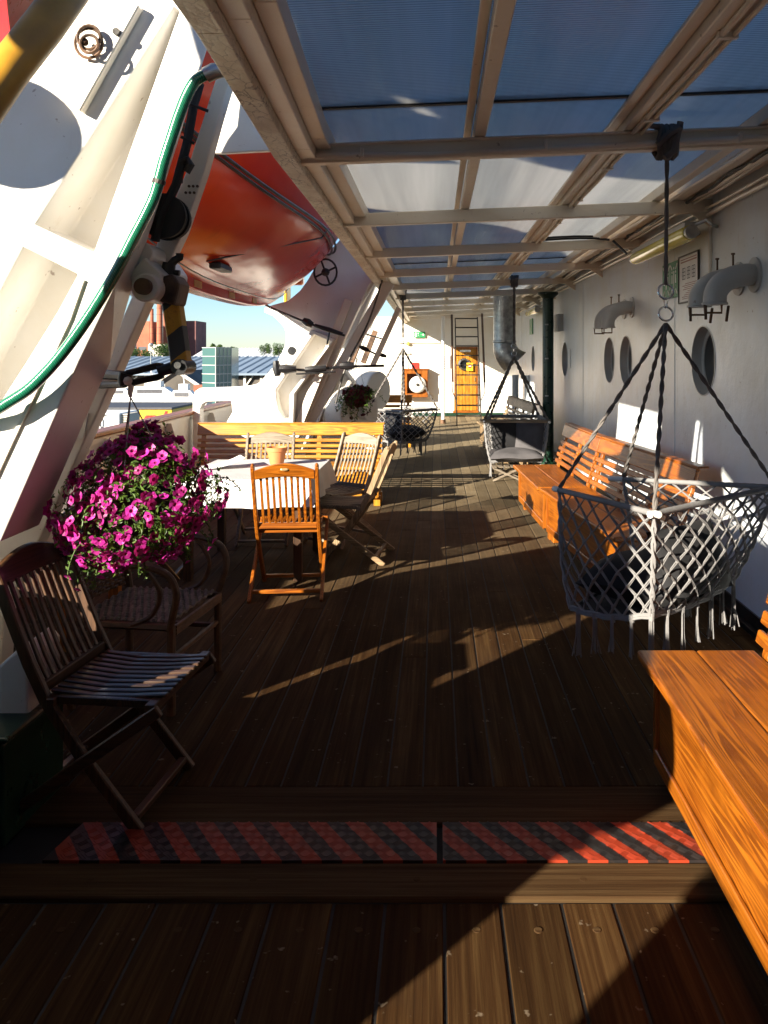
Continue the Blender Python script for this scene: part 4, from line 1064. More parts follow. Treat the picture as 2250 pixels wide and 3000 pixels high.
# side table by the rail
st = thing('side_table', 'grey topped wooden side table by the rail, seen through the davit legs', 'table', (-2.35, 4.55, 0))
mb = MB(); mb.box2((-2.80, 4.2, 0.73), (-1.95, 5.0, 0.76)); mb.build('tabletop', 'greyteak_X', st, bevel=0.004)
mb = MB(); mb.box2((-2.76, 4.23, 0.66), (-1.99, 4.25, 0.729)); mb.box2((-2.76, 4.95, 0.66), (-1.99, 4.97, 0.729)); mb.build('apron', 'varnish_X', st)
for x in (-2.74, -2.01):
    for y in (4.27, 4.93):
        mb = MB(); mb.box2((x-0.03, y-0.03, 0), (x+0.03, y+0.03, 0.729)); mb.build('leg', 'varnish_Z', st)

# ================================================================ rattan armchair under the flowers
def armchair():
    t = thing('rattan_armchair', 'dark rattan armchair with bent cane arms under the hanging flowers', 'chair', (-1.38, 3.78, 0), R(-98))
    def b(name, mbx, mat, **k): return mbx.build(name, mat, t, world=False, **k)
    mb = MB()
    for s in (-1, 1):
        mb.tube([(s*0.25, -0.24, 0.0), (s*0.25, -0.24, 0.40), (s*0.26, -0.31, 0.84)], 0.020, 8); mb.tube([(s*0.25, 0.24, 0.0), (s*0.25, 0.24, 0.40)], 0.020, 8)
        mb.tube([(s*0.22, 0.24, 0.24), (s*0.22, -0.24, 0.24)], 0.013, 6)
    mb.tube([(-0.25, 0.24, 0.25), (0.25, 0.24, 0.25)], 0.013, 6); b('frame', mb, 'rattan', smooth=True)
    for s in (-1, 1):
        mb = MB(); mb.tube(spline([(s*0.255, -0.28, 0.62), (s*0.275, -0.1, 0.66), (s*0.285, 0.12, 0.665), (s*0.28, 0.235, 0.63), (s*0.275, 0.275, 0.55), (s*0.265, 0.255, 0.45), (s*0.255, 0.235, 0.38)]), 0.017, 8); mb.tube(spline([(s*0.27, 0.12, 0.655), (s*0.26, 0.19, 0.55), (s*0.25, 0.15, 0.44), (s*0.25, 0.05, 0.39)]), 0.011, 6); b('arm', mb, 'rattan', smooth=True)
    mb = MB()
    for i in range(26):
        y = -0.22+0.44*i/25
        mb.tube([(-0.235+0.47*k/14, y, 0.405+0.006*(1 if (i+k) % 2 else -1)+0.0) for k in range(15)], 0.0085, 5)
    b('woven_seat', mb, 'rattan_pale', smooth=True)
    mb = MB(); 
    for z in (0.36, 0.375, 0.39): mb.tube([(-0.245, 0.255, z), (0.245, 0.255, z)], 0.010, 6)
    mb.tube([(-0.24, -0.235, 0.385), (-0.24, 0.24, 0.385)], 0.018, 6); mb.tube([(0.24, -0.235, 0.385), (0.24, 0.24, 0.385)], 0.018, 6); b('seat_rim', mb, 'rattan', smooth=True)
    mb = MB()
    for i in range(30):
        z = 0.43+0.40*i/29; y = -0.245-0.07*(z-0.4)/0.44
        mb.tube([(-0.25+0.5*k/16, y+0.006*(1 if (i+k) % 2 else -1)-0.03*math.cos((k-8)/8*1.5), z) for k in range(17)], 0.0075, 4)
    mb.tube([(-0.26, -0.31, 0.84), (0, -0.35, 0.87), (0.26, -0.31, 0.84)], 0.02, 8); b('woven_back', mb, 'rattan', smooth=True)
armchair()

# ================================================================ hanging macrame swings
def twist(mbx, p0, p1, r, pitch, seg=6, amp=1.0):
    p0, p1 = Vector(p0), Vector(p1); d = p1-p0; L = d.length; d.normalize(); u = d.orthogonal().normalized(); w = d.cross(u)
    n = max(8, int(L/pitch*8))
    for ph in (0, math.pi):
        pts = []
        for i in range(n+1):
            a = 2*math.pi*i/n*L/pitch+ph; pts.append(p0+d*(L*i/n)+(u*math.cos(a)+w*math.sin(a))*r*amp)
        mbx.tube(pts, r, seg)
def swing(label, hang, ring_z, top, bot, cells, rows, cord, nmat, rmat, seat_mat, group, knot=True, bulge=0.06, tassel=0.20, detail=True, backnet=None, cushions=()):
    """top / bot: four corners A, C, D, B (opening between B and A)"""
    root = thing('hanging_swing', label, 'swing', hang, 0, group)
    hang = Vector(hang); ring = Vector((hang.x, hang.y, ring_z))
    top = [Vector(p) for p in top]; bot = [Vector(p) for p in bot]
    # rope and knot
    mb = MB(); rr = random.Random(5); zb = hang.z
    twist(mb, hang+Vector((0, -0.02, -0.02)), ring+Vector((0, 0, 0.13)), cord*1.9, 0.22, 6, 0.5)
    for k in range(5): mb.tube([hang+Vector(((k-2)*0.018+rr.uniform(-0.006, 0.006), 0.045*math.cos(a), 0.055+0.072*math.sin(a))) for a in [2*math.pi*i/12 for i in range(12)]], 0.013, 6, True)
    mb.tube([hang+Vector((-0.05, -0.05, 0.03)), hang+Vector((0.0, -0.062, 0.075)), hang+Vector((0.045, -0.058, 0.10)), hang+Vector((0.05, -0.05, 0.13)), hang+Vector((0.02, -0.058, 0.0)), hang+Vector((-0.02, -0.058, -0.03))], 0.016, 6)
    mb.tube([hang+Vector((-0.04, -0.05, 0.11)), hang+Vector((-0.10, -0.05, 0.115)), hang+Vector((-0.13, -0.045, 0.125))], 0.012, 6)
    mb.build('suspension_rope', rmat, root, smooth=True)
    mb = MB()
    for c, r in ((ring+Vector((0, 0, 0.10)), 0.034), (ring, 0.032)):
        mb.tube([c+Vector((r*math.cos(2*math.pi*i/20), 0.3*r*math.sin(2*math.pi*i/20), r*math.sin(2*math.pi*i/20))) for i in range(20)], 0.0045, 6, True)
    mb.tube([ring+Vector((0.007*math.cos(2*math.pi*i/12), 0.0, 0.05+0.024*math.sin(2*math.pi*i/12))) for i in range(12)], 0.0035, 6, True)
    mb.build('steel_rings', 'chrome', root, smooth=True)
    base = ring+Vector((0, 0, -0.045))
    for p in top:
        mb = MB(); twist(mb, base, p+Vector((0, 0, 0.012)), cord*1.75, 0.15, 6, 0.75); mb.build('rope_leg', rmat, root, smooth=True)
    # wrapped frame rods, with bare ends
    A, C, D, Bk = top
    ux = lambda a, b: (b-a).normalized()
    for p, q, e0, e1 in ((A, C, 0.055, 0.03), (C, D, 0.03, 0.05), (Bk, D, 0.09, 0.03)):
        mb = MB(); d = ux(p, q)
        n = max(6, int((q-p).length/0.02)); mb.tube([p.lerp(q, i/n) for i in range(n+1)], [cord*3.4+(0.0012 if i % 2 else 0) for i in range(n+1)], 10)
        rd = mb.build('frame_rod', nmat, root, smooth=True)
        mb = MB(); mb.tube([p-d*e0, p-d*0.002], 0.0145, 10); mb.build('bare_end', 'frame_white', rd, smooth=True)
        mb = MB(); mb.tube([q+d*0.002, q+d*e1], 0.0145, 10); mb.build('bare_end', 'frame_white', rd, smooth=True)
    # net on three sides
    sides = [(A, C, bot[0], bot[1]), (C, D, bot[1], bot[2]), (D, Bk, bot[2], bot[3])]
    cen = sum(bot, Vector())/4
    tot = sum(cells)
    def S(s, v):
        s = min(max(s, 0.0), tot-1e-6); k = 0
        while s >= cells[k]-1e-9 and k < 2: s -= cells[k]; k += 1
        a, b, c, d = sides[k]; u = min(s/cells[k], 1.0)
        p = a.lerp(b, u).lerp(c.lerp(d, u), v)
        out = (p-cen); out.z = 0; out.normalize()
        e = math.sin(math.pi*u)*0.5+0.5
        sag = Vector((0, 0, -0.02*math.sin(math.pi*u)*v))
        return p+out*bulge*math.sin(math.pi*v*0.9+0.1)*e*(0.4+0.6*v)+sag
    mb = MB(); H = rows; step = 1.0/H
    for fam in (1, -1):
        for i in range(-H, tot+H+1):
            pts = []
            for j in range(H*2+1):
                v = j/(2*H); s = i+fam*j*0.5
                if -1e-6 <= s <= tot+1e-6:
                    wob = 0.0035
                    pts.append(S(s, v)+Vector((rr.uniform(-wob, wob), rr.uniform(-wob, wob), rr.uniform(-wob, wob))))
                else:
                    if len(pts) > 1: mb.tube(pts, cord, 5)
                    pts = []
            if len(pts) > 1:
                mb.tube(pts, cord, 5)
                if detail:
                    for off in (0.006,):
                        mb.tube([p+Vector((off, 0.0, off*0.6*(-1)**q)) for q, p in enumerate(pts)], cord*0.8, 4)
    if detail:
        for i in range(tot*2+1):
            for j in range(2*H+1):
                if (i+j) % 2 == 0: mb.sphere(S(i/2, j/(2*H)), cord*2.3, 6)
    mb.build('net', nmat, root, smooth=True)
    mb = MB()      # corner seams and lower hem
    for s in (0, cells[0], cells[0]+cells[1], tot):
        for off in (-0.007, 0.007): 
            pts = [S(s, v/14)+Vector((off*math.cos(v*1.4), off*math.sin(v*1.4), 0)) for v in range(15)]; mb.tube(pts, cord*1.7, 6)
    hem = [S(tot*i/60, 1.0) for i in range(61)]
    for off in (-0.005, 0.006): mb.tube([p+Vector((0, 0, off+0.003*math.sin(i*1.3))) for i, p in enumerate(hem)], cord*2.2, 6)
    mb.tube([hem[-1], hem[-1].lerp(hem[0], 0.5)+Vector((0, 0, 0.01)), hem[0]], cord*2.4, 6)
    mb.build('hem', nmat, root, smooth=True)
    # seat web
    mb = MB(); bm = mb.bm
    loopv = [hem[i] for i in range(0, 61, 4)]; c0 = cen+Vector((0, 0, -0.015)); g = []
    prev = [bm.verts.new(p) for p in loopv]
    for q in (0.5, 0.2):
        cur = [bm.verts.new(c0.lerp(p, q)) for p in loopv]; n = len(cur)
        for k in range(n): mb._f([prev[k], prev[(k+1) % n], cur[(k+1) % n], cur[k]])
        prev = cur
    mb._f(prev); mb.build('seat_web', seat_mat, root, smooth=True)
    # tassels
    nt = 15 if detail else 11
    for i in range(nt):
        q = (i+0.5)/nt; p = S(tot*q, 1.0); L = tassel*rr.uniform(0.75, 1.18)
        mb = MB()
        for k in range(9 if detail else 4):
            a = rr.uniform(0, 6.28); r0 = rr.uniform(0.002, 0.010); sp = rr.uniform(0.8, 2.3)
            mb.tube([p+Vector((r0*math.cos(a), r0*math.sin(a), 0.0)), p+Vector((r0*1.1*math.cos(a), r0*1.1*math.sin(a), -L*0.55)), p+Vector((r0*sp*1.5*math.cos(a), r0*sp*1.5*math.sin(a), -L*rr.uniform(0.93, 1.04)))], cord*(0.75 if detail else 1.3), 4)
        mb.tube([p+Vector((0, 0, 0.012)), p+Vector((0, 0, -0.02))], [0.013, 0.010], 8)
        mb.build('tassel', nmat, root, smooth=True)
    return root
def pillow(label, c, sx, sy, sz, rot, mat, name='cushion'):
    mb = MB(); bm = mb.bm; n = 12; M = rot
    lay = {}
    for side in (1, -1):
        for i in range(n+1):
            for j in range(n+1):
                u, v = -1+2*i/n, -1+2*j/n
                e = (1-abs(u)**2.6)*(1-abs(v)**2.6); edge = (i in (0, n) or j in (0, n))
                if side == -1 and edge: lay[side, i, j] = lay[1, i, j]; continue
                pin = 1-0.07*(1-abs(u*v))*0+0.05*abs(u*v)
                lay[side, i, j] = bm.verts.new(Vector(c)+M @ Vector((u*sx/2*pin, v*sy/2*pin, side*sz/2*max(0.0, e)**0.45+0.006*math.sin(5*u+3*v))))
        for i in range(n):
            for j in range(n): mb._f([lay[side, i, j], lay[side, i+1, j], lay[side, i+1, j+1], lay[side, i, j+1]])
    return tag(mb.build(name, mat, smooth=True), label, 'cushion')

SG = 'macrame hanging swings under the canopy'
swing('large near macrame hanging swing with fringe and white rod ends, at the right', (1.03, 3.53, 2.50), 1.785,
      [(0.60, 3.82, 0.945), (0.86, 3.10, 0.975), (1.60, 3.72, 0.975), (1.02, 4.28, 0.925)],
      [(0.605, 3.50, 0.475), (0.865, 3.16, 0.555), (1.36, 3.62, 0.56), (1.02, 3.98, 0.50)],
      (6, 8, 6), 5, 0.0036, 'cord_cream', 'rope_grey', 'cushion_black', SG, tassel=0.19)
pillow('round black seat cushion inside the near hanging swing', (0.96, 3.55, 0.60), 0.46, 0.50, 0.20, Matrix.Rotation(R(-35), 3, 'Z'), 'cushion_black')
pillow('black back cushion leaning inside the near hanging swing', (1.12, 3.46, 0.70), 0.46, 0.30, 0.13, Matrix.Rotation(R(40), 3, 'Z') @ Matrix.Rotation(R(68), 3, 'X'), 'cushion_black')
# far left swing: its net back is turned to the camera
def ring4(cx, cy, z, half, rot, hz=0.0):
    o = []
    for a in (0, 1, 2, 3):
        th = R(rot)+a*math.pi/2; o.append((cx+half*math.cos(th), cy+half*math.sin(th), z))
    return o
t4 = ring4(-0.51, 12.15, 0.765, 0.53, 180); b4 = ring4(-0.51, 12.1, 0.30, 0.36, 180)
swing('dark macrame hanging swing at the far left, its netted back to the camera', (-0.51, 12.13, 2.47), 1.74, [(t4[0][0], t4[0][1], .765), t4[1], t4[2], t4[3]], b4, (5, 5, 5), 5, 0.006, 'cord_cream', 'rope_grey', 'cushion_black', SG, detail=False, tassel=0.20)
pillow('black cushion inside the far left hanging swing', (-0.50, 12.1, 0.42), 0.55, 0.55, 0.22, Matrix.Rotation(R(20), 3, 'Z'), 'cushion_black')
pillow('black upright cushion inside the far left hanging swing', (-0.70, 12.15, 0.56), 0.45, 0.4, 0.14, Matrix.Rotation(R(-40), 3, 'Z') @ Matrix.Rotation(R(75), 3, 'X'), 'cushion_black')
# far right swing: open side towards the camera
tp = [(0.62, 10.1, 0.755), (0.74, 10.75, 0.765), (1.40, 10.75, 0.765), (1.44, 10.1, 0.745)]
bp = [(0.70, 10.05, 0.24), (0.78, 10.5, 0.27), (1.28, 10.5, 0.27), (1.34, 10.05, 0.24)]
sw = swing('pale macrame hanging seat with grey cushion by the green post, open towards the camera', (1.03, 10.40, 2.52), 1.62, tp, bp, (5, 5, 5), 6, 0.0065, 'cord_cream', 'rope_grey', 'cushion_grey', SG, detail=False, tassel=0.2)
mb = MB(); mb.tube([(0.56, 10.08, 0.757), (1.47, 10.08, 0.752)], 0.022, 8); mb.build('frame_rod', 'greyteak_X', sw, smooth=True)
pillow('flat grey seat cushion in the far right hanging seat', (1.03, 10.2, 0.315), 0.66, 0.55, 0.13, Matrix.Rotation(R(4), 3, 'X'), 'cushion_grey')
pillow('grey back cushion leaning on the right inside the far right hanging seat', (1.22, 10.40, 0.52), 0.40, 0.44, 0.14, Matrix.Rotation(R(-25), 3, 'Z') @ Matrix.Rotation(R(72), 3, 'X'), 'cushion_grey')
pillow('black netted cushion leaning on the left inside the far right hanging seat', (0.95, 10.45, 0.52), 0.42, 0.40, 0.12, Matrix.Rotation(R(15), 3, 'Z') @ Matrix.Rotation(R(72), 3, 'X'), 'cushion_black')
# small crossed-leg stool under it
t = thing('folding_stool', 'low crossed-leg wooden stool under the far right hanging seat', 'stool', (0.92, 10.05, 0))
mb = MB()
for y in (9.95, 10.2): mb.bar((0.72, y, 0.01), (1.08, y+0.03, 0.17), 0.03, 0.025); mb.bar((1.08, y, 0.01), (0.72, y+0.03, 0.17), 0.03, 0.025)
mb.build('legs', 'greyteak_X', t, bevel=0.003)
mb = MB()
for k in range(5): mb.box((0.74+0.08*k, 10.09, 0.184), (0.06, 0.32, 0.014))
mb.build('seat_slats', 'greyteak_Y', t, bevel=0.003)

# ================================================================ hanging flowers
def basis(n):
    n = n.normalized(); u = n.orthogonal().normalized(); return u, n.cross(u), n
def flowers(name, label, c, rx, ry, zt, zb, nleaf, nflo, size, petal, heart, hang, seed=3):
    rr = random.Random(seed); c = Vector(c)
    t = thing(name, label, 'plant', c+Vector((0, 0, -0.1)))
    ml, mp = MB(), MB(); ml.bm, bm = ml.bm, mp.bm
    lump = [(Vector((rr.gauss(0, 1), rr.gauss(0, 1), rr.gauss(0, 1))).normalized(), rr.uniform(0.75, 1.15)) for _ in range(26)]
    def pos(depth):
        while True:
            d = Vector((rr.gauss(0, 1), rr.gauss(0, 1), rr.gauss(0, 1))).normalized()
            k = 1.0
            best = max(lump, key=lambda q: q[0].dot(d)); k = best[1]
            if d.z > 0:
                w = (1-d.z)**0.45*1.0+0.05; p = Vector((d.x*rx*max(w, 0.28)*1.12, d.y*ry*max(w, 0.28)*1.12, zt*d.z**0.85))
            else:
                p = Vector((d.x*rx*1.05, d.y*ry*1.05, zb*d.z*-1*-1)); p.z = d.z*abs(zb)
            p = p*k*depth
            p.x += (-0.10*rx if d.z < 0 else 0.03*rx)*abs(d.z); p.z -= 0.16*abs(zb)*max(0.0, -d.x*0.6-d.z)*(1 if d.z < 0.2 else 0)
            nrm = Vector((d.x/rx, d.y/ry, d.z/(zt if d.z > 0 else abs(zb)))).normalized()
            return c+p, nrm
    for i in range(nleaf):
        p, n = pos(rr.uniform(0.72, 1.06)); u, v, n = basis((n+Vector((rr.gauss(0, .6), rr.gauss(0, .6), rr.gauss(0, .5)+0.2))).normalized())
        a = rr.uniform(0, 6.28); d = u*math.cos(a)+v*math.sin(a); e = n.cross(d); L = size*rr.uniform(0.55, 1.15); W = L*rr.uniform(0.32, 0.5)
        b = [ml.bm.verts.new(q) for q in (p, p+d*L*0.5+e*W*0.5+n*L*0.10, p+d*L-n*L*0.12, p+d*L*0.5-e*W*0.5+n*L*0.10)]
        ml._f([b[0], b[1], b[2]]); ml._f([b[0], b[2], b[3]])
    for i in range(nflo):
        p, n = pos(rr.uniform(0.93, 1.10)); u, v, n = basis((n+Vector((rr.gauss(0, .38), rr.gauss(0, .38), rr.gauss(0, .32)+0.05))).normalized())
        r = size*rr.uniform(0.62, 0.86); ph = rr.uniform(0, 6.28); N = 15
        ring = []; mid = []
        for k in range(N):
            a = 2*math.pi*k/N+ph; lob = 1+0.10*math.cos(5*(a-ph)); fl = 0.10*math.cos(5*(a-ph))+rr.uniform(-.05, .05)
            ring.append(bm.verts.new(p+(u*math.cos(a)+v*math.sin(a))*r*lob+n*r*fl)); mid.append(bm.verts.new(p+(u*math.cos(a)+v*math.sin(a))*r*0.36-n*r*0.16))
        cc = bm.verts.new(p-n*r*0.75)
        for k in range(N):
            mp.mi = 0; mp._f([mid[k], ring[k], ring[(k+1) % N], mid[(k+1) % N]]); mp.mi = 1; mp._f([cc, mid[k], mid[(k+1) % N]])
    # trailing shoots
    for i in range(46 if hang else 0):
        p, n = pos(1.0)
        if n.z > 0.25 or n.y > 0.7: continue
        L = size*rr.uniform(1.5, 5.0); q = p.copy(); dirn = (n+Vector((0, 0, -0.2))).normalized(); pts = [q.copy()]
        for k in range(5):
            q = q+dirn*L/5; dirn = (dirn+Vector((rr.gauss(0, .2), rr.gauss(0, .2), -0.42))).normalized(); pts.append(q.copy())
            for m in range(4):
                a = Vector((rr.gauss(0, 1), rr.gauss(0, 1), rr.gauss(0, 1))).normalized(); e = a.orthogonal().normalized(); l = size*rr.uniform(0.4, 0.9)
                b = [ml.bm.verts.new(x) for x in (q, q+a*l*0.5+e*l*0.2, q+a*l, q+a*l*0.5-e*l*0.2)]; ml._f(b)
        ml.tube(pts, 0.0022, 4)
        if rr.random() < 0.45:
            u, v, n2 = basis((n+dirn*0.4).normalized()); r = size*rr.uniform(0.5, 0.75); N = 10; ring = []
            for k in range(N): ring.append(bm.verts.new(q+(u*math.cos(2*math.pi*k/N)+v*math.sin(2*math.pi*k/N))*r*(1+0.1*math.cos(5*2*math.pi*k/N))))
            cc = bm.verts.new(q-n2*r*0.6)
            mp.mi = 0
            for k in range(N): mp._f([cc, ring[k], ring[(k+1) % N]])
    mb = MB(); mb.lathe([(rx*0.35, -abs(zb)*0.55), (rx*0.55, 0.02), (rx*0.58, 0.03), (rx*0.50, 0.02), (rx*0.3, 0.0)], c, 20); mb.build('basket', 'rubber', t, smooth=True)
    ml.build('foliage', 'leaf', t, recalc=False); mp.build('blossoms', [petal, heart], t, recalc=False)
    if hang:
        mb = MB()
        for a in (0.5, 2.6, 4.6): mb.tube([Vector(hang), c+Vector((rx*0.55*math.cos(a), ry*0.55*math.sin(a), 0.03))], 0.0028, 5)
        mb.build('hanging_wire', 'galvanised', t)
    return t
flowers('petunia_basket', 'big hanging basket of magenta petunias in front of the davit', P(305, 1080, 3.08), 0.262, 0.27, 0.285, 0.215, 6200, 820, 0.0255, 'petal', 'petal_heart', P(282, 858, 3.02))
flowers('petunia_basket', 'small dark red hanging flower basket above the white winch', P(774, 848, 9.9), 0.17, 0.2, 0.09, 0.15, 900, 120, 0.05, 'petal_dark', 'petal_dark', P(770, 772, 9.9), 9)

# ================================================================ wall fittings
def gooseneck(label, y, z, r, drop, out, first):
    t = thing('gooseneck_vent', label, 'vent', (WALLX, y, z), 0, 'gooseneck tank vents on the deckhouse wall')
    pts = [(WALLX-0.002, y, z)]; n = 10
    for i in range(n+1):
        a = R(90*i/n); pts.append((WALLX-0.05-(out-0.05)*math.sin(a), y, z-drop*(1-math.cos(a))*0.85))
    pts.append((WALLX-out, y, z-drop))
    mb = MB(); mb.tube(pts, [r*0.92]+[r]*(len(pts)-1), 18); mb.build('bent_pipe', 'grey_paint', t, smooth=True)
    mb = MB(); mb.cyl((WALLX-0.012, y, z), (WALLX-0.0005, y, z), r*1.55, seg=22); mb.build('flange', 'grey_paint', t, smooth=True)
    mb = MB(); zb = z-drop; mb.cyl((WALLX-out, y, zb-0.014), (WALLX-out, y, zb-0.002), r*1.12, seg=20); mb.build('flap', 'grey_paint', t, smooth=True)
    mb = MB(); mb.tube([(WALLX-out-r*0.9, y, zb-0.012), (WALLX-out-r*0.9, y, zb-0.06), (WALLX-out+r*0.6, y, zb-0.06), (WALLX-out+r*0.6, y, zb-0.014)], 0.007, 6)
    mb.build('flap_bail', 'rusty_steel', t, smooth=True); mb = MB()
    mb.tube([(WALLX-out*0.55, y, z+r*0.3), (WALLX-out*0.55, y, z+r+0.05)], 0.006, 6); mb.cyl((WALLX-out*0.55, y, z+r+0.05), (WALLX-out*0.55, y, z+r+0.06), 0.012, seg=8)
    mb.build('clamp', 'rusty_steel', t, smooth=True)
    if first:
        for q in ([(WALLX-out-r*0.9, y-0.02, zb-0.02), (WALLX-out-r*0.95, y-0.03, zb-0.10)], [(WALLX-out+r*1.2, y, zb-0.02), (WALLX-out+r*0.9, y-0.02, zb-0.11)]):
            mb = MB(); mb.tube(q, 0.008, 6); mb.build('latch', 'rusty_steel', t, smooth=True)
gooseneck('largest grey gooseneck vent on the wall, nearest the camera', 4.56, 2.065, 0.066, 0.16, 0.235, True)
gooseneck('grey gooseneck vent tucked just behind the nearest one', 4.80, 2.065, 0.066, 0.16, 0.245, True)
gooseneck('grey gooseneck vent above the twin portholes, front of its pair', 7.42, 2.05, 0.062, 0.18, 0.23, False)
gooseneck('grey gooseneck vent above the twin portholes, rear of its pair', 7.72, 2.05, 0.062, 0.18, 0.24, False)
mb = MB(); mb.tube([(1.835, 5.28, 2.50), (1.835, 5.27, 2.30), (1.835, 5.27, 2.14)], 0.012, 8); mb.tube([(1.83, 5.27, 2.15), (1.83, 5.12, 2.08), (1.83, 5.10, 2.03)], 0.010, 8); mb.sphere((1.825, 5.22, 2.10), 0.03, 8); tag(mb.build('conduit_pipe', 'beige_paint', smooth=True), 'thin painted conduit running down the wall beside the fire plan', 'pipe')
def tubelight(label, x, ya, yb, z):
    t = thing('tube_light', label, 'lamp', (x, (ya+yb)/2, z))
    mb = MB(); n = 10
    L = yb-ya; pr = [(0.0, 0.012), (0.05, 0.02), (0.055, 0.07), (0.055, L-0.07), (0.05, L-0.02), (0.0, L-0.012)]
    mb.lathe([(max(r, 0.004), q) for r, q in pr], (x, ya, z), 18, Matrix.Rotation(R(-90), 4, 'X')); mb.build('cover', 'lamp_cover', t, smooth=True)
    mb = MB(); mb.box2((x-0.035, ya+0.03, z+0.035), (x+0.05, yb-0.03, z+0.075)); mb.box2((x+0.02, ya+0.25, z+0.02), (WALLX-0.002, ya+0.30, z+0.05)); mb.box2((x+0.02, yb-0.30, z+0.02), (WALLX-0.002, yb-0.25, z+0.05))
    for y in (ya+0.12, (ya+yb)/2, yb-0.12): mb.box2((x+0.045, y-0.012, z-0.03), (x+0.062, y+0.012, z+0.04))
    mb.build('tray', 'grey_paint', t, bevel=0.004)
    mb = MB()
    mb.tube([(x, yb-0.014, z), (x, yb+0.026, z)], 0.046, 14); mb.build('end_cap', 'galvanised', t, smooth=True)
    mb = MB(); mb.tube([(x, ya-0.026, z), (x, ya+0.014, z)], 0.046, 14)
    mb.tube([(x+0.03, ya, z+0.05), (x+0.08, ya-0.08, z+0.07), (x+0.10, ya-0.12, z+0.03), (WALLX-0.01, ya-0.1, z+0.02)], 0.012, 6); mb.build('end_cap', 'galvanised', t, smooth=True)
tubelight('yellowed tube light on the wall under the canopy, nearest the camera', 1.70, 5.25, 6.72, 2.42)
tubelight('farther yellowed tube light on the wall beyond the green post', 1.70, 13.2, 14.6, 2.36)
# signs
def sign_wall(y0, y1, z0, z1, d=0.012): return (WALLX-d, y0, z0), (WALLX-0.0015, y1, z1)
s = thing('assembly_sign', 'green assembly station sign with white figures on the wall', 'sign', (WALLX, 6.18, 2.04))
mb = MB(); mb.box2(*sign_wall(5.98, 6.39, 2.045, 2.325)); mb.build('board', 'sign_green', s, bevel=0.002)
mb = MB(); X = WALLX-0.0135
for cy in (6.08, 6.28):
    for k, (dy, dz) in enumerate(((-0.045, 0.02), (0.045, 0.02), (0.0, -0.015), (0.0, 0.05))):
        mb.bar((X, cy+dy, 2.185+dz-0.05), (X, cy+dy, 2.185+dz+0.015), 0.018, 0.002, (1, 0, 0)); mb.sphere((X, cy+dy, 2.185+dz+0.036), 0.012, 8, (0.2, 1, 1))
for (a, b) in (((0.085, 0.115), (0.045, 0.075)), ((-0.085, 0.115), (-0.045, 0.075)), ((0.085, -0.115), (0.045, -0.075)), ((-0.085, -0.115), (-0.045, -0.075))):
    mb.bar((X, 6.08+a[0], 2.185+a[1]), (X, 6.08+b[0], 2.185+b[1]), 0.014, 0.002, (1, 0, 0)); mb.bar((X, 6.28+a[0], 2.185+a[1]), (X, 6.28+b[0], 2.185+b[1]), 0.014, 0.002, (1, 0, 0))
mb.box2((X-0.001, 6.176, 2.06), (X, 6.184, 2.31)); mb.build('pictogram', 'sign_white', s)
s = thing('fire_plan', 'framed white fire plan with small deck drawings on the wall', 'sign', (WALLX, 5.74, 1.99))
mb = MB(); mb.box2(*sign_wall(5.52, 5.965, 1.99, 2.335, 0.008)); mb.build('sheet', 'sign_white', s)
mb = MB(); X = WALLX-0.016
for a, b in (((5.515, 1.985), (5.97, 1.995)), ((5.515, 2.33), (5.97, 2.34)), ((5.515, 1.996), (5.525, 2.329)), ((5.96, 1.996), (5.97, 2.329))): mb.box2((X, a[0], a[1]), (WALLX-0.002, b[0], b[1]))
mb.build('frame', 'dark_steel', s)
mb = MB(); X = WALLX-0.0095; rr = random.Random(6)
for i in range(9): mb.box2((X, 5.56, 2.015+i*0.0135), (X+0.001, 5.56+rr.uniform(0.2, 0.36), 2.020+i*0.0135))
mb.box2((X, 5.56, 2.285), (X+0.001, 5.92, 2.295)); mb.box2((X, 5.56, 2.305), (X+0.001, 5.92, 2.312)); mb.build('text_lines', 'ink_pink', s)
mb = MB()
for cy in (5.63, 5.74, 5.85):
    for k in range(4): mb.box2((X, cy-0.035, 2.16+k*0.027), (X+0.001, cy+0.035, 2.165+k*0.027))
    for k in (-0.035, 0, 0.03): mb.box2((X, cy+k, 2.16), (X+0.001, cy+k+0.004, 2.246))
mb.build('plan_drawing', 'ink', s)
# green post
t = thing('green_post', 'dark green painted steel pillar beside the right wall', 'post', (1.66, 11.67, 0))
mb = MB(); mb.cyl((1.66, 11.67, 0.02), (1.66, 11.67, 2.45), 0.082, seg=20); mb.build('shaft', 'green_paint', t, smooth=True)
mb = MB(); mb.cyl((1.66, 11.67, 0.0), (1.66, 11.67, 0.03), 0.15, seg=18); mb.build('foot_plate', 'green_paint', t, smooth=True)
mb = MB(); mb.lathe([(0.083, 0), (0.15, 0.06), (0.15, 0.09)], (1.66, 11.67, 2.44), 18); mb.build('capital', 'green_paint', t, smooth=True)
mb = MB()
for z in (0.5, 1.0, 1.55, 2.05): mb.box((1.63, 11.587, z), (0.05, 0.012, 0.02))
mb.build('clip', 'galvanised', t)
